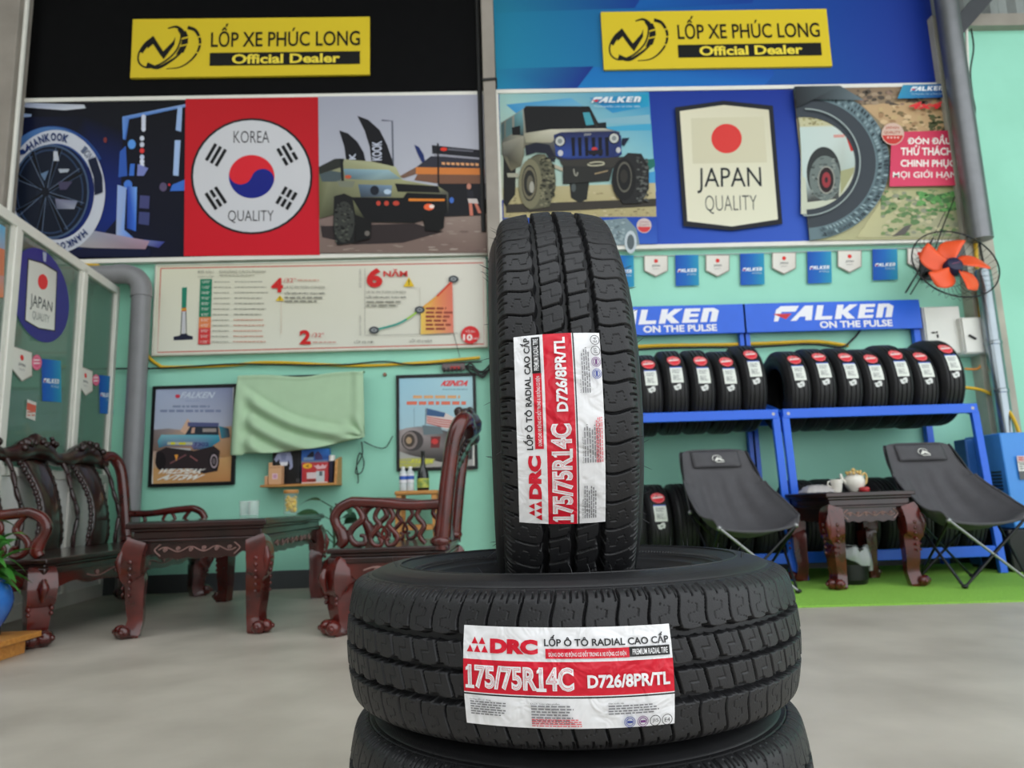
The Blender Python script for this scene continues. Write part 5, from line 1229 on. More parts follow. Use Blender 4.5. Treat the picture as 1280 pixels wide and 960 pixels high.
    for k in range(nspl):
        yc = -hy + .16 + (L - .32) * (k + .5) / nspl
        b.ball((Dp + .11, yc, 1.085), .075, 14, 10, (.6, 1.0, .95))
        for j in range(26):
            a = rr.uniform(-1, 1); z = 1.04 + .11 * math.sqrt(max(0, 1 - a * a)) * rr.uniform(.35, 1)
            b.ball((Dp + .09 + rr.uniform(-.03, .03), yc + a * .17, z), rr.uniform(.014, .030), 8, 6, (1, 1, rr.uniform(.8, 1.2)))
    b.build('crest_rail', ROSE, t, angle=60)
    # back splats: bowed boards with nibbled dark edges, thin carved spindles between
    SW = .105 if nspl > 1 else .09
    for k in range(nspl):
        yc = -hy + .16 + (L - .32) * (k + .5) / nspl; rows = []
        for i in range(25):
            z = hs - .01 + (1.0 - hs) * i / 24; u = i / 24; x = Dp - .03 + .03 * math.sin(u * PI * 1.0) * -1 + .14 * u * u + .02
            wd = SW + .014 * math.cos(u * 2 * PI); rows.append([Vector((x - .012 * math.cos(v * PI), yc + wd * v * 2, z)) for v in (-.5, -.3, -.1, .1, .3, .5)])
        b = MB(); b.grid(rows); sp = b.build('back_splat', ROSE, t, solid=.022)
        for s in (-1, 1):
          b = MB()
          for i in range(2, 24):
            u = i / 24; z = hs - .01 + (1.0 - hs) * u; x = Dp - .03 - .03 * math.sin(u * PI) + .14 * u * u + .02; wd = SW + .014 * math.cos(u * 2 * PI)
            b.ball((x, yc + s * (wd + .006), z), .016 + .004 * (i % 2), 7, 5, (.8, 1, 1.2))
          b.build('splat_edge_carving', ROSE, sp, angle=60)
        b = MB(); scroll_relief(b, (0, 0, 0), (0, .01, 0), 0, .001, .001, (0, 0, 0), 1) if False else None
    for k in range(nspl + 1):
        yc = -hy + .16 + (L - .32) * k / nspl
        if k in (0, nspl): yc += (.03 if k == 0 else -.03)
        pts = []
        for i in range(13):
            u = i / 12; z = hs - .01 + (1.02 - hs) * u; pts.append((Dp - .01 - .03 * math.sin(u * PI) + .13 * u * u, yc + .014 * math.sin(u * 4 * PI), z))
        b = MB(); b.tube(pts, [.013, .016, .012, .017, .012, .018, .013, .017, .012, .018, .013, .017, .014], 8, k=3)
        for i in (2, 4, 6, 8, 10): p = pts[i]; b.ball((p[0] - .008, p[1] + .012, p[2]), .013, 7, 5)
        b.build('back_spindle', ROSE, t, angle=60)
    return t
# sofa along the partition, faces +x
sf0 = atZ(46, 808, 0); sf1 = atZ(250, 744, 0)
SL = 1.98; ry = math.atan2(sf1.x - sf0.x, sf1.y - sf0.y)
sy = (sf0.y + sf1.y) / 2
sofa = carved_seat('carved_sofa', 'long carved dark rosewood sofa standing along the glass partition', 'sofa', SL, (-2.205, 4.63, 0), PI - ry, 3, .62)
chair = carved_seat('carved_armchair', 'single carved rosewood armchair facing left beside the upright truck tyre', 'armchair', .74, (-.82, 4.02, 0), R_(-2), 1, .58)
ct = carved_table('coffee_table', 'long carved rosewood coffee table standing before the sofa', 1.42, .72, .575, (-1.57, 4.52, 0), 0.02, True)
tt = carved_table('tea_table', 'small square carved rosewood table on the turf between the camping chairs', .58, .60, .60, (2.40, 4.83, .010), R_(3), False)
tl = atZ(165, 655, .575)

# ================================================================== ON THE MINT WALL, LEFT
def frame_poster(label, q, Y, fw):
    A, B, C, D = [atY(x, y, Y) for x, y in q]; x0, x1, z0, z1 = (A.x + D.x) / 2, (B.x + C.x) / 2, (C.z + D.z) / 2, (A.z + B.z) / 2
    t = thing('framed_poster', label, 'poster', ((x0 + x1) / 2, Y, z0), 0)
    b = MB(); b.bx((x0, Y, z0), (x0 + fw, WY - .002, z1)); b.bx((x1 - fw, Y, z0), (x1, WY - .002, z1)); b.bx((x0 + fw, Y, z0), (x1 - fw, WY - .002, z0 + fw)); b.bx((x0 + fw, Y, z1 - fw), (x1 - fw, WY - .002, z1)); b.build('frame', BLACKP, t, org=t.location, bevel=.003)
    b = MB(); b.bx((x0 + fw, Y + .012, z0 + fw), (x1 - fw, WY - .002, z1 - fw)); b.build('backing', WPAPER, t, org=t.location)
    return t
YF = WY - .03
t = frame_poster('black framed poster of a blue race truck, partly behind the green cloth', [(188, 483.5), (294, 479), (295, 604), (187, 610)], YF, .025)
P = Print(wallmap(YF + .0115), .0002); P.crop(180, 470, 6.4)
P.poly([(75, 105), (712, 82), (712, 850), (72, 872)], [(166, 178, 204), (140, 148, 178), (206, 166, 116), (206, 160, 106)])
P.poly([(75, 100), (712, 82), (712, 420), (75, 430)], [(170, 182, 208), (136, 144, 176), (176, 180, 196), (176, 186, 204)]); P.poly([(75, 430), (200, 420), (340, 440), (700, 400), (712, 660), (75, 600)], [(130, 120, 120), (150, 140, 140), (190, 160, 140), (196, 160, 130), (190, 140, 90), (120, 100, 90)])
P.poly([(72, 740), (712, 640), (712, 850), (72, 872)], [(206, 158, 104), (216, 170, 116), (190, 134, 84), (206, 164, 110)]); P.poly([(290, 440), (350, 340), (400, 420), (340, 470)], (214, 176, 150))
P.ell(270, 162, 20, 15, (206, 60, 80)); P.text('FALKEN', (300, 128, 560, 176), (200, 210, 222), .02, .1); P.lines(330, 196, 450, 208, 1, (150, 160, 190), .5, 1); P.lines(230, 236, 620, 262, 1, (130, 140, 166), .6, 2); P.lines(130, 270, 660, 302, 1, (130, 140, 170), .6, 3)
P.poly([(350, 370), (600, 375), (596, 408), (352, 404)], (86, 92, 132)); P.poly([(330, 470), (370, 404), (596, 406), (600, 476)], (50, 56, 66)); P.poly([(385, 415), (410, 412), (404, 458), (376, 458)], (200, 160, 140)); P.poly([(470, 420), (580, 420), (580, 448), (470, 448)], (160, 150, 144))
P.poly([(110, 520), (140, 470), (330, 470), (600, 472), (610, 520), (520, 580), (400, 590), (380, 560), (180, 560), (120, 575)], [(80, 160, 180), (130, 190, 200), (140, 130, 180), (80, 170, 190), (60, 140, 170), (60, 110, 140), (70, 80, 110), (120, 110, 150), (90, 110, 140), (60, 120, 140)])
P.poly([(190, 528), (390, 530), (388, 552), (186, 550)], (190, 194, 170)); P.poly([(215, 530), (250, 530), (250, 550), (213, 550)], (220, 214, 60)); P.poly([(280, 531), (335, 532), (335, 551), (280, 550)], (214, 206, 60)); P.text('TERRAZA' if False else '7302', (400, 532, 520, 562), (60, 60, 120), .02); P.poly([(186, 570), (378, 580), (370, 600), (196, 594)], (190, 190, 190))
P.poly([(600, 400), (680, 420), (690, 490), (620, 500)], [(60, 140, 160), (50, 50, 60), (80, 70, 70), (60, 130, 150)])
P.poly([(100, 610), (180, 570), (400, 600), (560, 560), (610, 600), (590, 760), (480, 780), (360, 740), (150, 750), (92, 700)], (52, 44, 46)); P.ell(135, 680, 42, 72, (36, 32, 34)); P.ell(560, 680, 44, 78, (44, 40, 42)); P.ell(562, 682, 30, 56, (176, 160, 166), inner=.75); P.ell(562, 682, 14, 26, (110, 100, 104)); P.line([(210, 700), (340, 630)], 12, (120, 80, 84)); P.line([(370, 640), (430, 680)], 12, (140, 90, 90)); P.poly([(246, 630), (276, 630), (262, 680)], (230, 160, 70))
P.text('WILDPEAK', (120, 742, 480, 782), (240, 236, 226), .04, .15); P.text('A/T3W', (135, 788, 460, 832), (240, 236, 226), .05, .2)
P.build('printed_picture', PRT, t, org=t.location)
t = frame_poster('black framed poster with red heading, flag and off-road car behind the armchair', [(496.5, 467), (596, 468), (596, 588), (494, 587)], YF, .025)
P = Print(wallmap(YF + .0115), .0002); P.crop(480, 450, 5.646)
P.poly([(105, 110), (630, 112), (628, 776), (92, 770)], [(160, 204, 222), (170, 210, 222), (170, 164, 160), (180, 172, 160)]); P.poly([(105, 110), (630, 112), (630, 480), (100, 490)], [(160, 204, 222), (176, 214, 222), (176, 206, 214), (170, 204, 216)])
P.text('KENDA', (412, 144, 598, 184), (226, 58, 58), .05, .15); P.lines(415, 204, 590, 216, 1, (120, 160, 170), .6, 4, .05)
P.lines(205, 250, 540, 280, 1, (224, 170, 120), .7, 5, .02); P.lines(160, 292, 585, 324, 1, (226, 120, 96), .75, 6, .02)
P.poly([(300, 340), (430, 372), (505, 410), (495, 470), (440, 488), (300, 440)], (220, 206, 200))
for i in range(4): P.poly([(300, 398 + i * 14), (400, 416 + i * 16), (500, 430 + i * 14), (498, 437 + i * 14), (400, 424 + i * 16), (300, 405 + i * 14)], (190, 80, 76))
P.poly([(302, 340), (434, 374), (424, 404), (300, 392)], (70, 100, 140)); P.line([(212, 340), (214, 480)], 3, (130, 160, 170)); P.line([(296, 340), (292, 470)], 4, (90, 90, 90))
P.poly([(98, 500), (160, 480), (240, 470), (330, 470), (430, 500), (520, 520), (628, 540), (620, 700), (400, 720), (180, 670), (96, 640)], [(150, 140, 140), (170, 160, 160), (90, 100, 104), (120, 130, 134), (70, 76, 80), (60, 60, 64), (90, 90, 90), (60, 60, 60), (64, 62, 62), (90, 86, 84), (150, 140, 136)])
P.poly([(270, 460), (400, 470), (420, 520), (280, 530)], (110, 124, 130)); P.poly([(330, 540), (400, 540), (390, 620), (330, 620)], (120, 60, 60)); P.ell(358, 575, 24, 20, (206, 70, 70))
P.ell(200, 570, 78, 72, (76, 72, 72)); P.ell(184, 568, 52, 62, (140, 128, 124)); P.ell(180, 568, 38, 46, (80, 72, 66)); P.ell(176, 568, 20, 24, (176, 150, 120)); P.poly([(96, 700), (200, 690), (360, 696), (350, 730), (200, 760), (92, 768)], (176, 176, 120)); P.text('KLEVER', (195, 700, 350, 728), (214, 214, 60), .03, .1); P.lines(100, 715, 250, 760, 2, (190, 190, 90), .5, 8)
P.build('printed_picture', PRT, t, org=t.location)
# tv under a green cloth
YT = WY - .10
tv = thing('television', 'flat black wall television hidden under a pale green cloth', 'television', atY(380, 550, YT))
a = atY(302, 471, YT); c = atY(452, 548, YT)
b = MB(); b.bx((a.x, YT, c.z), (c.x, YT + .045, a.z + .002)); b.build('screen', BLACKP, tv, org=tv.location, bevel=.006)
b = MB(); b.bx(((a.x + c.x) / 2 - .15, YT + .045, (a.z + c.z) / 2 - .1), ((a.x + c.x) / 2 + .15, WY - .002, (a.z + c.z) / 2 + .1)); b.build('wall_mount', BLACKM, tv, org=tv.location)
YC = YT - .02; rows = []; nu, nv = 70, 44
def sm(a, b, x): x = max(0, min(1, (x - a) / (b - a))); return x * x * (3 - 2 * x)
for j in range(nv + 1):
    v = j / nv; row = []
    for i in range(nu + 1):
        u = i / nu
        tx, ty = 297 + (454 - 297) * u, 470.2 - 6 * u + 4.5 * math.exp(-((u - .5) / .19) ** 2)
        # bottom edge: from the lower left corner up to the gathered right corner
        bx_, by_ = 288 + (456 - 288) * u, 567 - 15 * u - 6 * (u ** 2) + 5 * math.sin(u * PI) + (2 if u < .1 else 0)
        x = tx + (bx_ - tx) * (v if u < .5 else v); y = ty + (by_ - ty) * v
        x -= 4 * math.sin(v * PI) * (1 - u) * .3
        # folds radiate from the upper left and from the gathered lower right corner
        d1 = (u * 1.0 + (1 - v) * .55); dep = .0
        w1 = sm(.0, .35, v) * (1 - sm(.55, 1.0, u)) * (1 - sm(.72, 1.05, (1 - v) + u * .75))
        # arcs: distance to curves joining the two corners
        cv = v - (u ** .62) * 0.92
        env = sm(-.14, .02, cv) * (1 - sm(.88, 1.0, u)) * sm(.02, .2, u)
        dep += env * .030 * math.sin(cv * 22 + .4) + env * .012 + sm(-.05, .1, cv) * .008
        dg = math.hypot((1 - u) * 1.7, (1 - v)); ang = math.atan2(1 - v, (1 - u) * 1.7 + 1e-4)
        dep += .022 * math.sin(ang * 11 + .3) * sm(.0, .08, dg) * (1 - sm(.15, .5, dg))
        dep += .018 * sm(.90, .95, u) * (1 - sm(.95, 1.0, u)) * (1 - v * .4)
        dep += .02 * math.sin(u * 46) * (1 - sm(.08, .20, u)) * sm(.1, .5, v)
        dep += .010 * (1 - sm(.0, .05, v)) + .006
        row.append(atY(x, y, YC - dep))
    rows.append(row)
# the top edge folds back over the television
top0 = [Vector((p.x, YT + .05, p.z + .004)) for p in rows[0]]; top1 = [Vector((p.x, YT + .01, p.z + .012)) for p in rows[0]]
b = MB(); b.grid([top0, top1] + rows); o = b.build('dust_cloth', mat('pale green cloth', (176, 206, 170), .75, var=.03, bump=.05, bscale=200), None, atY(380, 500, YC), angle=180, solid=.003)
tag(o, 'pale green cloth draped and knotted over the wall television', 'cloth')
cable('black_cable', 'thin black cord hanging in a loop from the cloth corner toward the poster', 'cord', [(455, 552), (470, 559), (482, 559), (491, 545)], .004, GREYV, Y=WY - .03)
cable('black_cable', 'bundled black cord dangling below the corner of the green cloth', 'cord', [(452, 552), (453, 568), (446, 582), (445, 592), (452, 590), (455, 578), (450, 566), (446, 580), (448, 600), (447, 604)], .0045, GREYV, Y=WY - .03)
b = MB(); p = atY(481, 468, WY - .012); b.lathe([(0, -.012), (.012, -.010), (.016, 0), (.016, .010)], 14, Matrix.Translation(p) @ Matrix.Rotation(PI / 2, 4, 'X') @ Matrix.Rotation(PI, 4, 'X')); tag(b.build('wall_peg', mat('brown peg', (150, 110, 90), .5), None, p), 'small brown peg on the mint wall above the cord', 'peg')
gz = thing('terminal_block', 'small red and black wiring block under the yellow cable above the framed poster', 'electrical part', atY(566, 458, WY - .05))
b = MB(); q = gz.location; b.bx((q.x - .09, WY - .05, q.z - .03), (q.x + .10, WY - .004, q.z + .025)); b.build('casing', mat('grey casing', (110, 96, 96), .5), gz, org=q, bevel=.006)
b = MB(); b.bx((q.x - .02, WY - .056, q.z - .025), (q.x + .06, WY - .049, q.z + .0)); b.build('red_cover', mat('red plastic', (170, 40, 44), .4), gz, org=q, bevel=.002)
b = MB()
for i in range(5): b.bx((q.x - .08 + i * .035, WY - .058, q.z - .045), (q.x - .065 + i * .035, WY - .045, q.z - .01))
b.build('terminals', BLACKP, gz, org=q)
b = MB(); rr = random.Random(9)
for i in range(6):
    s0 = Vector((q.x + .1, WY - .03, q.z)); b.tube([s0, s0 + Vector((.06, -.01, rr.uniform(-.08, .03))), s0 + Vector((.14, 0, rr.uniform(-.1, .02))), s0 + Vector((.22, .0, rr.uniform(-.03, .04)))], .006, 6, k=4)
b.build('wires', GREYV, gz, org=q)

# ---- little shelf with boxes
YS = WY - .20
A = atY(325, 607, YS); B = atY(421, 604.5, YS); zs = (A.z + B.z) / 2
sh = thing('wall_shelf', 'small pale wooden wall shelf holding boxes below the green cloth', 'shelf', ((A.x + B.x) / 2, YS, zs))
b = MB(); b.bx((A.x, YS, zs - .012), (B.x, WY - .002, zs + .006)); b.build('shelf_board', PINE, sh, org=sh.location, bevel=.002)
b = MB(); xr = B.x - .012; zt = atY(420, 574, YS).z
b.prism([(xr - .012, YS + .01, zs + .007), (xr - .012, WY - .004, zs + .007), (xr - .012, WY - .004, zt + .03), (xr - .012, YS + .05, zt)], (.022, 0, 0)); b.build('end_board', PINE, sh, org=sh.location)
z0 = zs + .008
def boxthing(name, label, cat, x0, x1, ytop, m, y0, dep, group=None, tilt=0):
    a = atY(x0, 600, y0).x; c = atY(x1, 600, y0).x; zt = atY((x0 + x1) / 2, ytop, y0).z
    t = thing(name, label, cat, ((a + c) / 2, y0, z0), tilt, group); b = MB(); b.bx((-(c - a) / 2, 0, 0), ((c - a) / 2, dep, zt - z0)); b.build('carton', m, t, bevel=.003); return t, a, c, zt
CARD = mat('kraft cardboard', (216, 168, 126), .7, var=.05)
t, a, c, zt = boxthing('cardboard_box', 'kraft cardboard box with a pinkish square label, left end of the wall shelf', 'box', 335.5, 351.5, 582, CARD, YS + .02, .08)
P = Print(lambda x, y, e: Vector((-(c - a) / 2 + x * (c - a), -.0012 - e, (zt - z0) * (1 - y))), .0003); P.rect(.3, .42, .72, .72, (226, 190, 200)); P.rect(.38, .48, .64, .66, (206, 150, 176)); P.rect(.08, .08, .92, .12, (180, 134, 96)); P.build('box_print', PRTS, t)
boxthing('cardboard_box', 'short kraft cardboard box leaning at the very left of the wall shelf', 'box', 330.5, 335, 595, CARD, YS + .04, .07)
boxthing('cardboard_box', 'tall kraft carton standing behind the labelled kraft box on the shelf', 'box', 335, 340, 578, CARD, YS + .11, .06)
t, a, c, zt = boxthing('black_carton', 'tall black carton with a pale jacket picture on the wall shelf', 'box', 340, 376, 562, BLACKP, YS + .115, .07)
P = Print(lambda x, y, e: Vector((-(c - a) / 2 + x * (c - a), -.0012 - e, (zt - z0) * (1 - y))), .0003); G1 = (150, 156, 186)
P.poly([(.22, .08), (.62, .08), (.68, .2), (.72, .5), (.64, .58), (.58, .56), (.62, .48), (.56, .3), (.54, .4), (.26, .4), (.24, .26), (.14, .36), (.06, .28), (.16, .12)], G1); P.poly([(.26, .36), (.54, .36), (.52, .46), (.30, .46)], (226, 226, 232)); P.poly([(.28, .12), (.5, .12), (.46, .3), (.32, .3)], (120, 128, 160)); P.rect(.9, .0, .94, 1, (40, 40, 44)); P.rect(.84, .84, .97, .94, (70, 70, 74)); P.build('box_print', PRTS, t)
t, a, c, zt = boxthing('red_carton', 'red and yellow carton with white labels on the wall shelf', 'box', 377, 409.5, 578, mat('red card', (190, 52, 56), .5), YS + .02, .085)
P = Print(lambda x, y, e: Vector((-(c - a) / 2 + x * (c - a), -.0012 - e, (zt - z0) * (1 - y))), .0003); P.ell(.22, .16, .18, .13, (236, 176, 50)); P.text('4', (.16, .1, .27, .24), (120, 80, 30), .02); P.poly([(.44, .12), (.54, .18), (.62, .1), (.72, .2), (.8, .1), (.88, .18), (.98, .1), (.92, .3), (.6, .34)], (226, 180, 184)); P.rect(.2, .48, .58, .78, (220, 200, 200)); P.rect(.56, .42, .88, .95, (200, 206, 206)); P.rect(.68, .44, .80, .66, (90, 100, 104)); P.rect(0, .94, 1, 1, (226, 200, 190)); P.rect(.22, .84, .56, .9, (110, 60, 40)); P.build('box_print', PRTS, t)
t, a, c, zt = boxthing('blue_carton', 'blue carton with a car picture standing behind the red carton on the shelf', 'box', 376.5, 411, 561, mat('blue card', (60, 120, 200), .5), YS + .115, .07)
P = Print(lambda x, y, e: Vector((-(c - a) / 2 + x * (c - a), -.0012 - e, (zt - z0) * (1 - y))), .0003); P.poly([(0, 0), (1, 0), (1, .3), (0, .34)], [(60, 120, 210), (50, 130, 220), (40, 80, 150), (60, 110, 190)]); P.poly([(.2, .2), (.36, .08), (.44, .08), (.46, .2), (.4, .26), (.2, .26)], (30, 34, 50)); P.poly([(.48, .16), (.6, .06), (.74, .2), (.78, .32), (.5, .32)], (70, 60, 110)); P.rect(.08, .24, .44, .32, (130, 160, 190)); P.rect(0, .34, 1, .44, (120, 130, 150)); P.build('box_print', PRTS, t)
t, a, c, zt = boxthing('dark_book', 'thin dark blue book at the right end of the wall shelf', 'book', 411, 416, 576, mat('dark blue card', (34, 34, 56), .5), YS + .06, .10)
rp = atY(415, 571, YS + .1); b = MB(); t = thing('tape_roll', 'white round roll resting on the dark book at the shelf end', 'roll', (rp.x - .002, YS + .11, zt + .001)); b.lathe([(.014, 0), (.024, 0), (.024, .045), (.014, .045)], 20, closed=True); b.build('roll', WPAPER, t)
# ---- glasses and jar on the coffee table
TZ = .5835
def tumbler(px, py, Y, label):
    p = atY(px, py, Y); t = thing('glass_tumbler', label, 'glass', (p.x, Y, TZ), 0, 'tumblers on the coffee table')
    b = MB(); b.lathe([(0, 0), (.030, 0), (.031, .004), (.036, .10), (.0335, .10), (.029, .010), (0, .010)], 28); b.build('tumbler', GLASS, t); return t
YG = 4.75
tumbler(306, 640, YG, 'clear glass tumbler on the coffee table, left of the pair'); tumbler(317, 640, YG - .05, 'clear glass tumbler on the coffee table, right of the pair')
p = atY(363.5, 640, 5.0); jar = thing('glass_jar', 'tall glass jar of yellow sweets with a wooden lid on the coffee table', 'jar', (p.x, 5.0, TZ))
JH = (atY(363, 613, 5.0).z - TZ); b = MB(); b.lathe([(0, 0), (.046, 0), (.049, .004), (.049, JH - .02), (.046, JH - .02), (.046, .006), (0, .006)], 28); b.build('jar_body', mat('jar glass', (225, 238, 232), .05, alpha=.10, var=0, spec=.8), jar)
b = MB(); b.lathe([(0, JH - .02), (.050, JH - .02), (.051, JH - .015), (.051, JH), (.048, JH + .004), (0, JH + .004)], 28); b.build('lid', PINE, jar)
b = MB(); rr = random.Random(2)
for i in range(60):
    a = rr.uniform(0, 2 * PI); r = .030 * math.sqrt(rr.random()); z = .02 + rr.random() * (JH * .6); b.ball((r * math.cos(a), r * math.sin(a), z), .013, 8, 6, (1, rr.uniform(.6, 1), rr.uniform(.6, 1)))
tag(b.build('sweets', mat('yellow sweets', (246, 190, 30), .4, var=0, col2=(236, 216, 60), scale=30), jar, angle=180), kind='stuff')
# ---- stool with bottles
ys = 5.42; A = atY(493, 614, ys); B = atY(547, 614, ys); zt = A.z; cx = (A.x + B.x) / 2; wS = B.x - A.x
st = thing('wooden_stool', 'tall pale wooden stool behind the armchair holding three bottles', 'stool', (cx, ys + wS / 2, 0))
b = MB(); b.bx((-wS / 2, -wS / 2, zt - .03), (wS / 2, wS / 2, zt)); b.build('seat', PINE, st, bevel=.008)
for sx in (-1, 1):
    for sy_ in (-1, 1):
        b = MB(); b.bar((sx * (wS / 2 - .03), sy_ * (wS / 2 - .03), zt - .031), (sx * (wS / 2 - .005), sy_ * (wS / 2 - .005), 0), .04, .04); b.build('leg', PINE, st, bevel=.004)
b = MB()
for zz in (.28, .45):
    k = wS / 2 - .02
    for s in (-1, 1): b.bar((-k, s * k, zz), (k, s * k, zz), .022, .035); b.bar((s * k, -k, zz + .05), (s * k, k, zz + .05), .022, .035)
b.build('rungs', PINE, st, bevel=.003)
def bottle(px, label, kind, dy):
    p = atY(px, 612, ys + dy); t = thing('water_bottle' if kind == 0 else 'sauce_bottle', label, 'bottle', (p.x, ys + dy, zt + .0005), 0, 'bottles on the wooden stool' if kind == 0 else None)
    b = MB()
    if kind == 0:
        b.lathe([(0, 0), (.026, 0), (.029, .006), (.029, .05), (.0275, .055), (.029, .06), (.029, .13), (.024, .145), (.013, .16), (.0125, .168), (0, .168)], 24); b.build('bottle_body', mat('clear plastic', (224, 230, 232), .15, alpha=.75, var=0), t)
        b = MB(); b.lathe([(.0296, .062), (.0296, .128)], 24, caps=False); b.lathe([(.0299, .088), (.0299, .114)], 24, caps=False); o = b.build('wrapper', mat('white wrapper', (230, 230, 234), .4), t); b = MB(); b.lathe([(.0302, .085), (.0302, .112)], 24, caps=False); b.build('blue_band', mat('blue band', (50, 90, 180), .4), o)
        b = MB(); b.lathe([(.0145, .165), (.0145, .182), (.012, .184), (0, .184)], 18); b.build('cap', WPAPER, t)
    else:
        b.lathe([(0, 0), (.042, 0), (.047, .008), (.047, .10), (.040, .14), (.022, .18), (.015, .21), (.014, .28), (.016, .285), (.016, .30), (0, .30)], 26); b.build('bottle_body', mat('dark bottle', (22, 24, 22), .15, coat=.5), t)
        b = MB(); b.lathe([(.0474, .02), (.0474, .09)], 26, caps=False); o = b.build('paper_label', mat('yellow label', (206, 206, 90), .5, var=0, col2=(60, 120, 70), scale=25), t); b = MB(); b.lathe([(.0440, .115), (.0375, .145)], 26, caps=False); b.build('neck_label', mat('red label', (200, 40, 44), .4), t)
bottle(504, 'clear water bottle with white and blue wrapper on the stool, left of the pair', 0, .06); bottle(513, 'clear water bottle with white and blue wrapper on the stool, right of the pair', 0, .06); bottle(529, 'dark bottle with red and yellow labels on the wooden stool', 1, .07)

# ---- leafy plants
def leaf(b, base, d, L, W, droop, roll=0.0):
    base = Vector(base); d = Vector(d).normalized(); side = d.cross(Vector((0, 0, 1)))
    side = side.normalized() if side.length > .05 else Vector((1, 0, 0)); up_ = side.cross(d); side = (side * math.cos(roll) + up_ * math.sin(roll)); up_ = side.cross(d); rows = []
    for i in range(9):
        u = i / 8; w = W * math.sin(PI * (u ** .8)) * .5 + .0006; c = base + d * L * u - Vector((0, 0, droop * L * u * u))
        rows.append([c - side * w + up_ * w * .25, c - side * w * .5 + up_ * w * .05, c, c + side * w * .5 + up_ * w * .05, c + side * w + up_ * w * .25])
    b.grid(rows)
LEAFG = mat('fresh green leaf', (70, 140, 52), .4, var=0, col2=(42, 104, 34), scale=14); LEAFD = mat('dark green leaf', (38, 74, 44), .4, var=.2, scale=10)
pb = Vector((-2.375, 3.47, .092))
po = thing('potted_plant', 'green leafy plant in a blue glazed vase on the orange wooden step', 'plant', pb)
b = MB(); b.lathe([(0, 0), (.068, 0), (.072, .006), (.070, .03), (.072, .034), (.092, .07), (.112, .12), (.116, .16), (.108, .20), (.085, .235), (.075, .25), (.082, .262), (.078, .264), (.070, .252), (.09, .19), (.09, .12), (0, .10)], 36); b.build('vase', mat('blue glaze', (60, 124, 200), .15, var=0, col2=(34, 84, 170), scale=6, coat=.6), po)
b = MB(); b.lathe([(.0735, 0), (.0745, .004), (.0735, .032), (.0715, .034)], 36, caps=False); b.build('dark_foot', mat('dark glazed foot', (52, 54, 58), .4), po)
P = Print(lambda x, y, e: (lambda a, z: Vector(((.1175 + e) * math.cos(a), (.1175 + e) * math.sin(a), z)))(-1.15 + x * 1.2, .21 - y * .13), .0004)
b = MB(); rr = random.Random(31)
for k in range(5):
    a = k * 1.3; top = Vector((.06 * math.cos(a), .06 * math.sin(a), .36 + .07 * (k % 3))); b.tube([(.02 * math.cos(a), .02 * math.sin(a), .18), top * .6 + Vector((0, 0, .1)), top], .006, 6, k=3)
    for i in range(11):
        u = i / 10; q = Vector((.02 * math.cos(a), .02 * math.sin(a), .2)).lerp(top, .25 + .75 * u); aa = i * 2.4 + k
        leaf(b, q, (math.cos(aa), math.sin(aa), .75 if u > .6 else .2), rr.uniform(.13, .19), rr.uniform(.035, .05), rr.uniform(.3, .9), rr.uniform(-.3, .3))
b.build('foliage', LEAFG, po, fix=False, angle=60)
stp = thing('wooden_step', 'low orange varnished wooden step on the floor at the lower left', 'step', (-2.55, 3.05, 0))
b = MB(); b.bx((-.36, -.56, .062), (.365, .56, .09)); b.build('tread_board', ORWOOD, stp, bevel=.004)
b = MB(); b.bx((.30, -.53, 0), (.335, .49, .062)); b.build('side_board', ORWOOD, stp, bevel=.002)
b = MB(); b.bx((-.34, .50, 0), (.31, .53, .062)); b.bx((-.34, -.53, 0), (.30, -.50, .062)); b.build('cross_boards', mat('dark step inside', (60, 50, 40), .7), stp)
fp = Vector((-1.22, 5.5, 0))
flp = thing('rubber_plant', 'dark leafy plant in a pot between the coffee table and the armchair', 'plant', fp)
b = MB(); b.lathe([(0, 0), (.09, 0), (.12, .2), (.125, .22), (.115, .22), (.10, .19), (0, .18)], 28); b.build('pot', mat('dark clay pot', (60, 50, 48), .6), flp)
b = MB(); b.tube([(0, 0, .18), (.01, 0, .4), (-.02, 0, .62)], .010, 7, k=4)
for i, (z, a, L_, w_) in enumerate([(.62, 2.9, .20, .06), (.60, .2, .22, .10), (.55, -1.0, .26, .12), (.52, 3.6, .24, .10), (.48, 1.2, .26, .12), (.44, -.4, .26, .13), (.40, -1.8, .26, .12), (.36, 2.4, .24, .11), (.32, -.9, .24, .11), (.56, .9, .2, .1)]):
    d = Vector((math.cos(a), math.sin(a), .55)); s0 = Vector((0, 0, z)); s1 = s0 + d * .10; b.tube([s0, s1], .004, 5); leaf(b, s1, d + Vector((0, 0, -.2)), L_, w_, .5, .4)
b.build('foliage', LEAFD, flp, fix=False, angle=60)

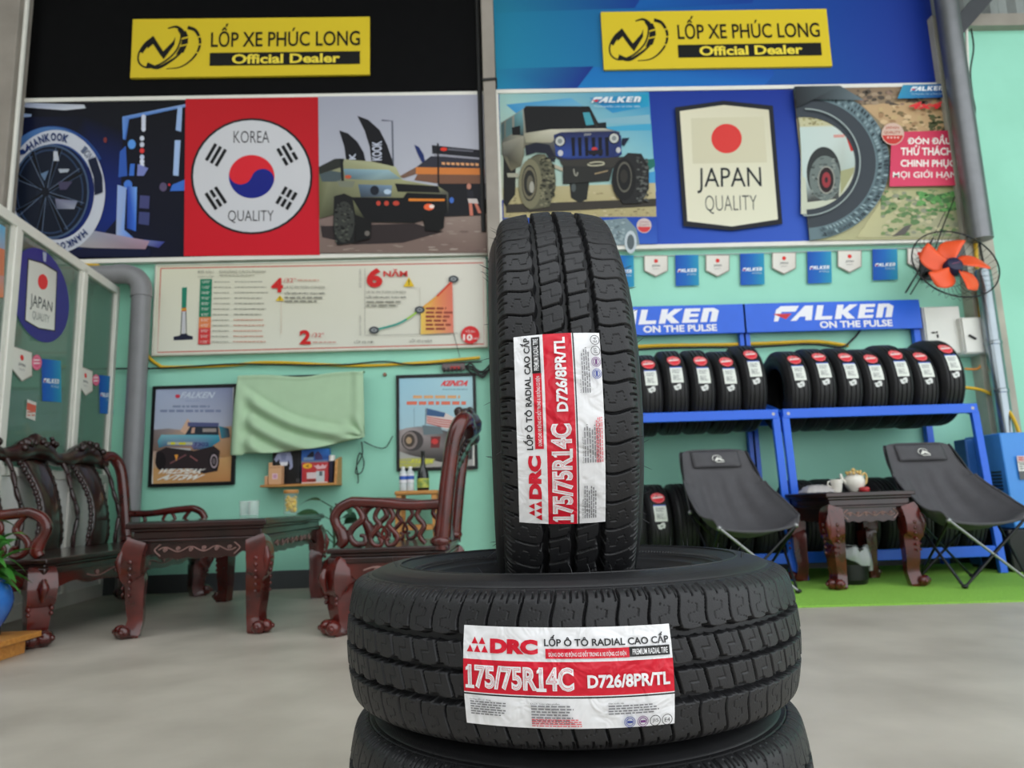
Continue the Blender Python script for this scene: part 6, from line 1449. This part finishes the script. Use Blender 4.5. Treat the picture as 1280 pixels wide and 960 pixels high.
# ================================================================== CAMPING CHAIRS, BIN, TEA THINGS
FAB = mat('black canvas', (82, 81, 84), .75, var=.06, scale=14, bump=.15, bscale=160, spec=.3)
def camp_chair(label, loc, rz):
    t = thing('camping_chair', label, 'chair', loc, rz, 'black folding camping chairs'); rows = []
    # stations from the top edge to the front edge: y, z, half width, sag, how far the sides come forward
    S = [(.36, .925, .235, .0, 0), (.352, .90, .25, .006, .005), (.315, .80, .265, .012, .012), (.285, .72, .275, .03, .035), (.235, .60, .295, .05, .075), (.16, .47, .315, .075, .12), (.06, .37, .325, .09, .14), (-.06, .335, .315, .085, .11), (-.17, .35, .285, .06, .06), (-.235, .365, .262, .035, .02), (-.25, .378, .25, .03, .0)]
    K = 5; pts = []
    cols = list(zip(*S)); St = []
    for i in range(len(S) - 1):
        for j in range(K):
            u = j / K; p0 = S[max(i - 1, 0)]; p1 = S[i]; p2 = S[i + 1]; p3 = S[min(i + 2, len(S) - 1)]
            St.append([.5 * (2 * p1[k] + (p2[k] - p0[k]) * u + (2 * p0[k] - 5 * p1[k] + 4 * p2[k] - p3[k]) * u * u + (3 * p1[k] - p0[k] - 3 * p2[k] + p3[k]) * u ** 3) for k in range(5)])
    St.append(list(S[-1])); n = len(St)
    for i, (y, z, hw, sag, fwd) in enumerate(St):
        row = []; v = i / (n - 1)
        for j in range(25):
            u = j / 12 - 1; k = abs(u)
            x = hw * u; e = k ** 2.2
            zz = z + e * sag * (1.0 if v > .35 else .3) * 1.0 + (.055 * e * (sm(.35, .6, v) * (1 - sm(.8, 1, v)))); yy = y - fwd * e
            wr = .015 * math.sin(u * 15 + 2 * math.sin(v * 5)) * sm(.22, .36, v) * (1 - sm(.45, .8, v)); yy += wr
            if i < 6: zz -= .02 * k ** 6 * (1 - i / 6) * 1.0
            row.append(Vector((x, yy, zz)))
        rows.append(row)
    b = MB(); b.grid(rows); b.build('fabric_seat', FAB, t, angle=80, solid=.006)
    b = MB(); hr_ = []
    for i in range(9):
        v = i / 8; y = .366 - .052 * v; z = .918 - .115 * v
        hr_.append([Vector((.175 * u, y - .020 - .014 * (1 - (2 * v - 1) ** 4) * (1 - u ** 6), z)) for u in [q / 8 - 1 for q in range(17)]])
    b.grid(hr_); hp = b.build('head_pillow', FAB, t, angle=80, solid=.005)
    P = Print(lambda x, y, e: Vector((x, .340 - .052 * (.5 + y / .115) - .014 - .0165 - e, .860 - y)), .0004); W_ = (214, 214, 206)
    P.ell(-.005, -.002, .036, .026, W_, 150, 350, inner=.86); P.poly([(-.030, .016), (-.012, -.006), (-.002, -.016), (.008, -.006), (.014, -.010), (.046, .014), (.020, .012), (.006, .004), (-.008, .014)], W_); P.poly([(-.018, .020), (.042, .018), (.042, .023), (-.018, .025)], W_)
    P.build('mountain_logo', PRTS, hp)
    b = MB(); b.tube(rows[-1], .009, 8); b.tube([r_[0] for r_ in rows], .007, 7); b.tube([r_[-1] for r_ in rows], .007, 7); b.tube(rows[0], .008, 7); b.build('seam_piping', FAB, t)
    f = {'fl': (-.215, -.27, .012), 'fr': (.215, -.27, .012), 'bl': (-.19, .22, .012), 'br': (.19, .22, .012)}
    c = {'fl': tuple(rows[-1][0]), 'fr': tuple(rows[-1][-1]), 'bl': (-.29, .12, .50), 'br': (.29, .12, .50)}
    for a_, d_, m in (('fl', 'fr', GREYT), ('fr', 'fl', BLACKM), ('bl', 'br', BLACKM), ('br', 'bl', BLACKM), ('fl', 'bl', BLACKM), ('bl', 'fl', BLACKM), ('fr', 'br', BLACKM), ('br', 'fr', BLACKM)):
        off = .012 if m is BLACKM and a_ < d_ else -.004; o_ = Vector((0, off, 0))
        b = MB(); b.tube([Vector(c[a_]) + o_, Vector(f[d_]) + o_], .0085, 8); b.build('leg', m, t)
    for sx in (-1, 1):
        b = MB(); b.tube([(sx * .29, .12, .50), (sx * .275, .25, .74), (sx * .24, .355, .915)], .0085, 8, k=4); b.build('back_pole', BLACKM, t)
    for q in f.values(): b = MB(); b.ball((q[0], q[1], .014), .018, 10, 7, (1.2, 1, .75)); b.build('foot_cap', BLACKP, t)
    for q in c.values(): b = MB(); b.ball(q, .017, 10, 7); b.build('joint', GREYT, t)
    return t
ccr = camp_chair('black camping chair at the right beside the blue machine', (3.05, 4.66, .0105), R_(2))
ccl = dup(ccr, 'black camping chair standing left of the small carved tea table'); ccl.location = (1.61, 4.70, .0105); ccl.rotation_euler = (0, 0, R_(5))
# bin with a bag
bn = thing('waste_bin', 'small black waste bin lined with a clear bag under the tea table', 'bin', (2.36, 4.82, .0105))
b = MB(); b.lathe([(0, 0), (.095, 0), (.105, .01), (.125, .22), (.130, .225), (.130, .235), (.121, .235), (.112, .03), (0, .02)], 32); b.build('bin_body', BLACKP, bn)
b = MB(); rows = []
for i in range(10):
    v = i / 9; row = []
    for j in range(41):
        a = 2 * PI * j / 40; wv = math.sin(a * 7 + v * 3) * .5 + math.sin(a * 11 + 1) * .5
        if v < .4: r, z = .118 + .02 * v, .20 + .10 * v / .4 * .5
        else: r, z = .126 + .018 * math.sin((v - .4) * 4) + .014 * wv, .25 - .12 * (v - .4) / .6 * (1 + .5 * math.cos(a - .2))
        row.append(Vector((r * math.cos(a), r * math.sin(a), z + .010 * wv)))
    rows.append(row)
b.grid(rows); b.build('bag_liner', mat('clear plastic bag', (214, 220, 220), .18, alpha=.45, var=0, spec=.8), bn, angle=180, fix=False)
# tea cup, teapot, tray packet on the tea table (top at z = .585)
TT = .6105; CER = mat('white porcelain', (226, 222, 210), .2, var=.02, coat=.4); GOLD = mat('gilded knob', (214, 180, 110), .3)
p = atY(1047, 618, 4.82); cup = thing('tea_cup', 'white porcelain tea cup on the small carved table', 'cup', (p.x, 4.82, TT))
b = MB(); b.lathe([(0, 0), (.026, 0), (.028, .005), (.038, .06), (.041, .088), (.038, .088), (.034, .06), (.024, .01), (0, .008)], 30); b.build('bowl', CER, cup)
b = MB(); b.lathe([(.0405, .062), (.0412, .066), (.0408, .070)], 30, caps=False); b.build('rim_band', CER, cup)
b = MB(); b.tube([(-.036, 0, .075), (-.056, 0, .072), (-.058, 0, .05), (-.034, 0, .035)], .0045, 7, k=4); b.build('handle', CER, cup)
p = atY(1068, 618, 4.86); pot = thing('teapot', 'white porcelain teapot with gilded knobs on the small carved table', 'teapot', (p.x + .01, 4.86, TT))
b = MB(); b.lathe([(0, 0), (.036, 0), (.040, .006), (.062, .04), (.068, .075), (.058, .105), (.034, .12), (0, .12)], 32); b.build('body', CER, pot)
b = MB(); b.lathe([(.038, .119), (.036, .126), (.018, .135), (0, .136)], 26, caps=False); o = b.build('lid', CER, pot); b = MB(); b.ball((0, 0, .148), .014, 12, 8); b.build('lid_knob', GOLD, o)
b = MB(); b.tube([(-.055, 0, .06), (-.085, -.005, .085), (-.095, -.008, .125)], [.016, .012, .008], 10, k=4); b.build('spout', CER, pot)
b = MB(); b.tube([(.05, 0, .10), (.075, 0, .125), (.088, 0, .105), (.080, 0, .06), (.058, 0, .045)], .007, 8, k=4); b.build('handle', GOLD, pot)
b = MB(); rr = random.Random(6)
for i in range(12): a = i * .55; b.ball((.045 * math.cos(a) - .01, .03 * math.sin(a) - .02, .118 + .02 * rr.random()), .011, 8, 6)
b.build('gilded_relief', GOLD, pot)
p = atY(1081, 618, 4.80); b = MB(); t = thing('red_tub', 'small red plastic tub beside the teapot', 'tub', (p.x, 4.80, TT)); b.lathe([(0, 0), (.03, 0), (.034, .006), (.034, .022), (.028, .03), (0, .032)], 24); b.build('tub_body', mat('red plastic', (170, 40, 44), .4), t)
p = atY(1018, 618, 4.86); t = thing('plastic_packet', 'clear plastic packet with red print at the left of the tea table', 'packet', (p.x + .02, 4.86, TT)); rows = []
for i in range(13):
    row = []
    for j in range(25):
        u, v = j / 24 - .5, i / 12 - .5; hh = .05 * (1 - (2 * u) ** 4) * (1 - (2 * v) ** 4) + .006 * math.sin(u * 31) * math.cos(v * 23); row.append(Vector((u * .21, v * .16, .004 + max(0, hh))))
    rows.append(row)
b = MB(); b.grid(rows); b.grid([[Vector((q.x, q.y, .0012)) for q in r_] for r_ in rows]); b.build('bag', mat('crinkled packet', (214, 208, 206), .2, alpha=.6, var=0, spec=.7), t, fix=False, angle=180)
P = Print(lambda x, y, e: Vector((x, -.03 - .012 * y / .02, .045 + .004 - e * 0 + (.02 - y) * .0)) + Vector((0, 0, e)), .0006); P.poly([(-.07, -.02), (.03, -.02), (.03, .01), (-.07, .01)], (196, 50, 58)); P.lines(-.06, -.016, .02, .006, 2, (230, 190, 190), .5, 3); P.build('red_print', PRTS, t)
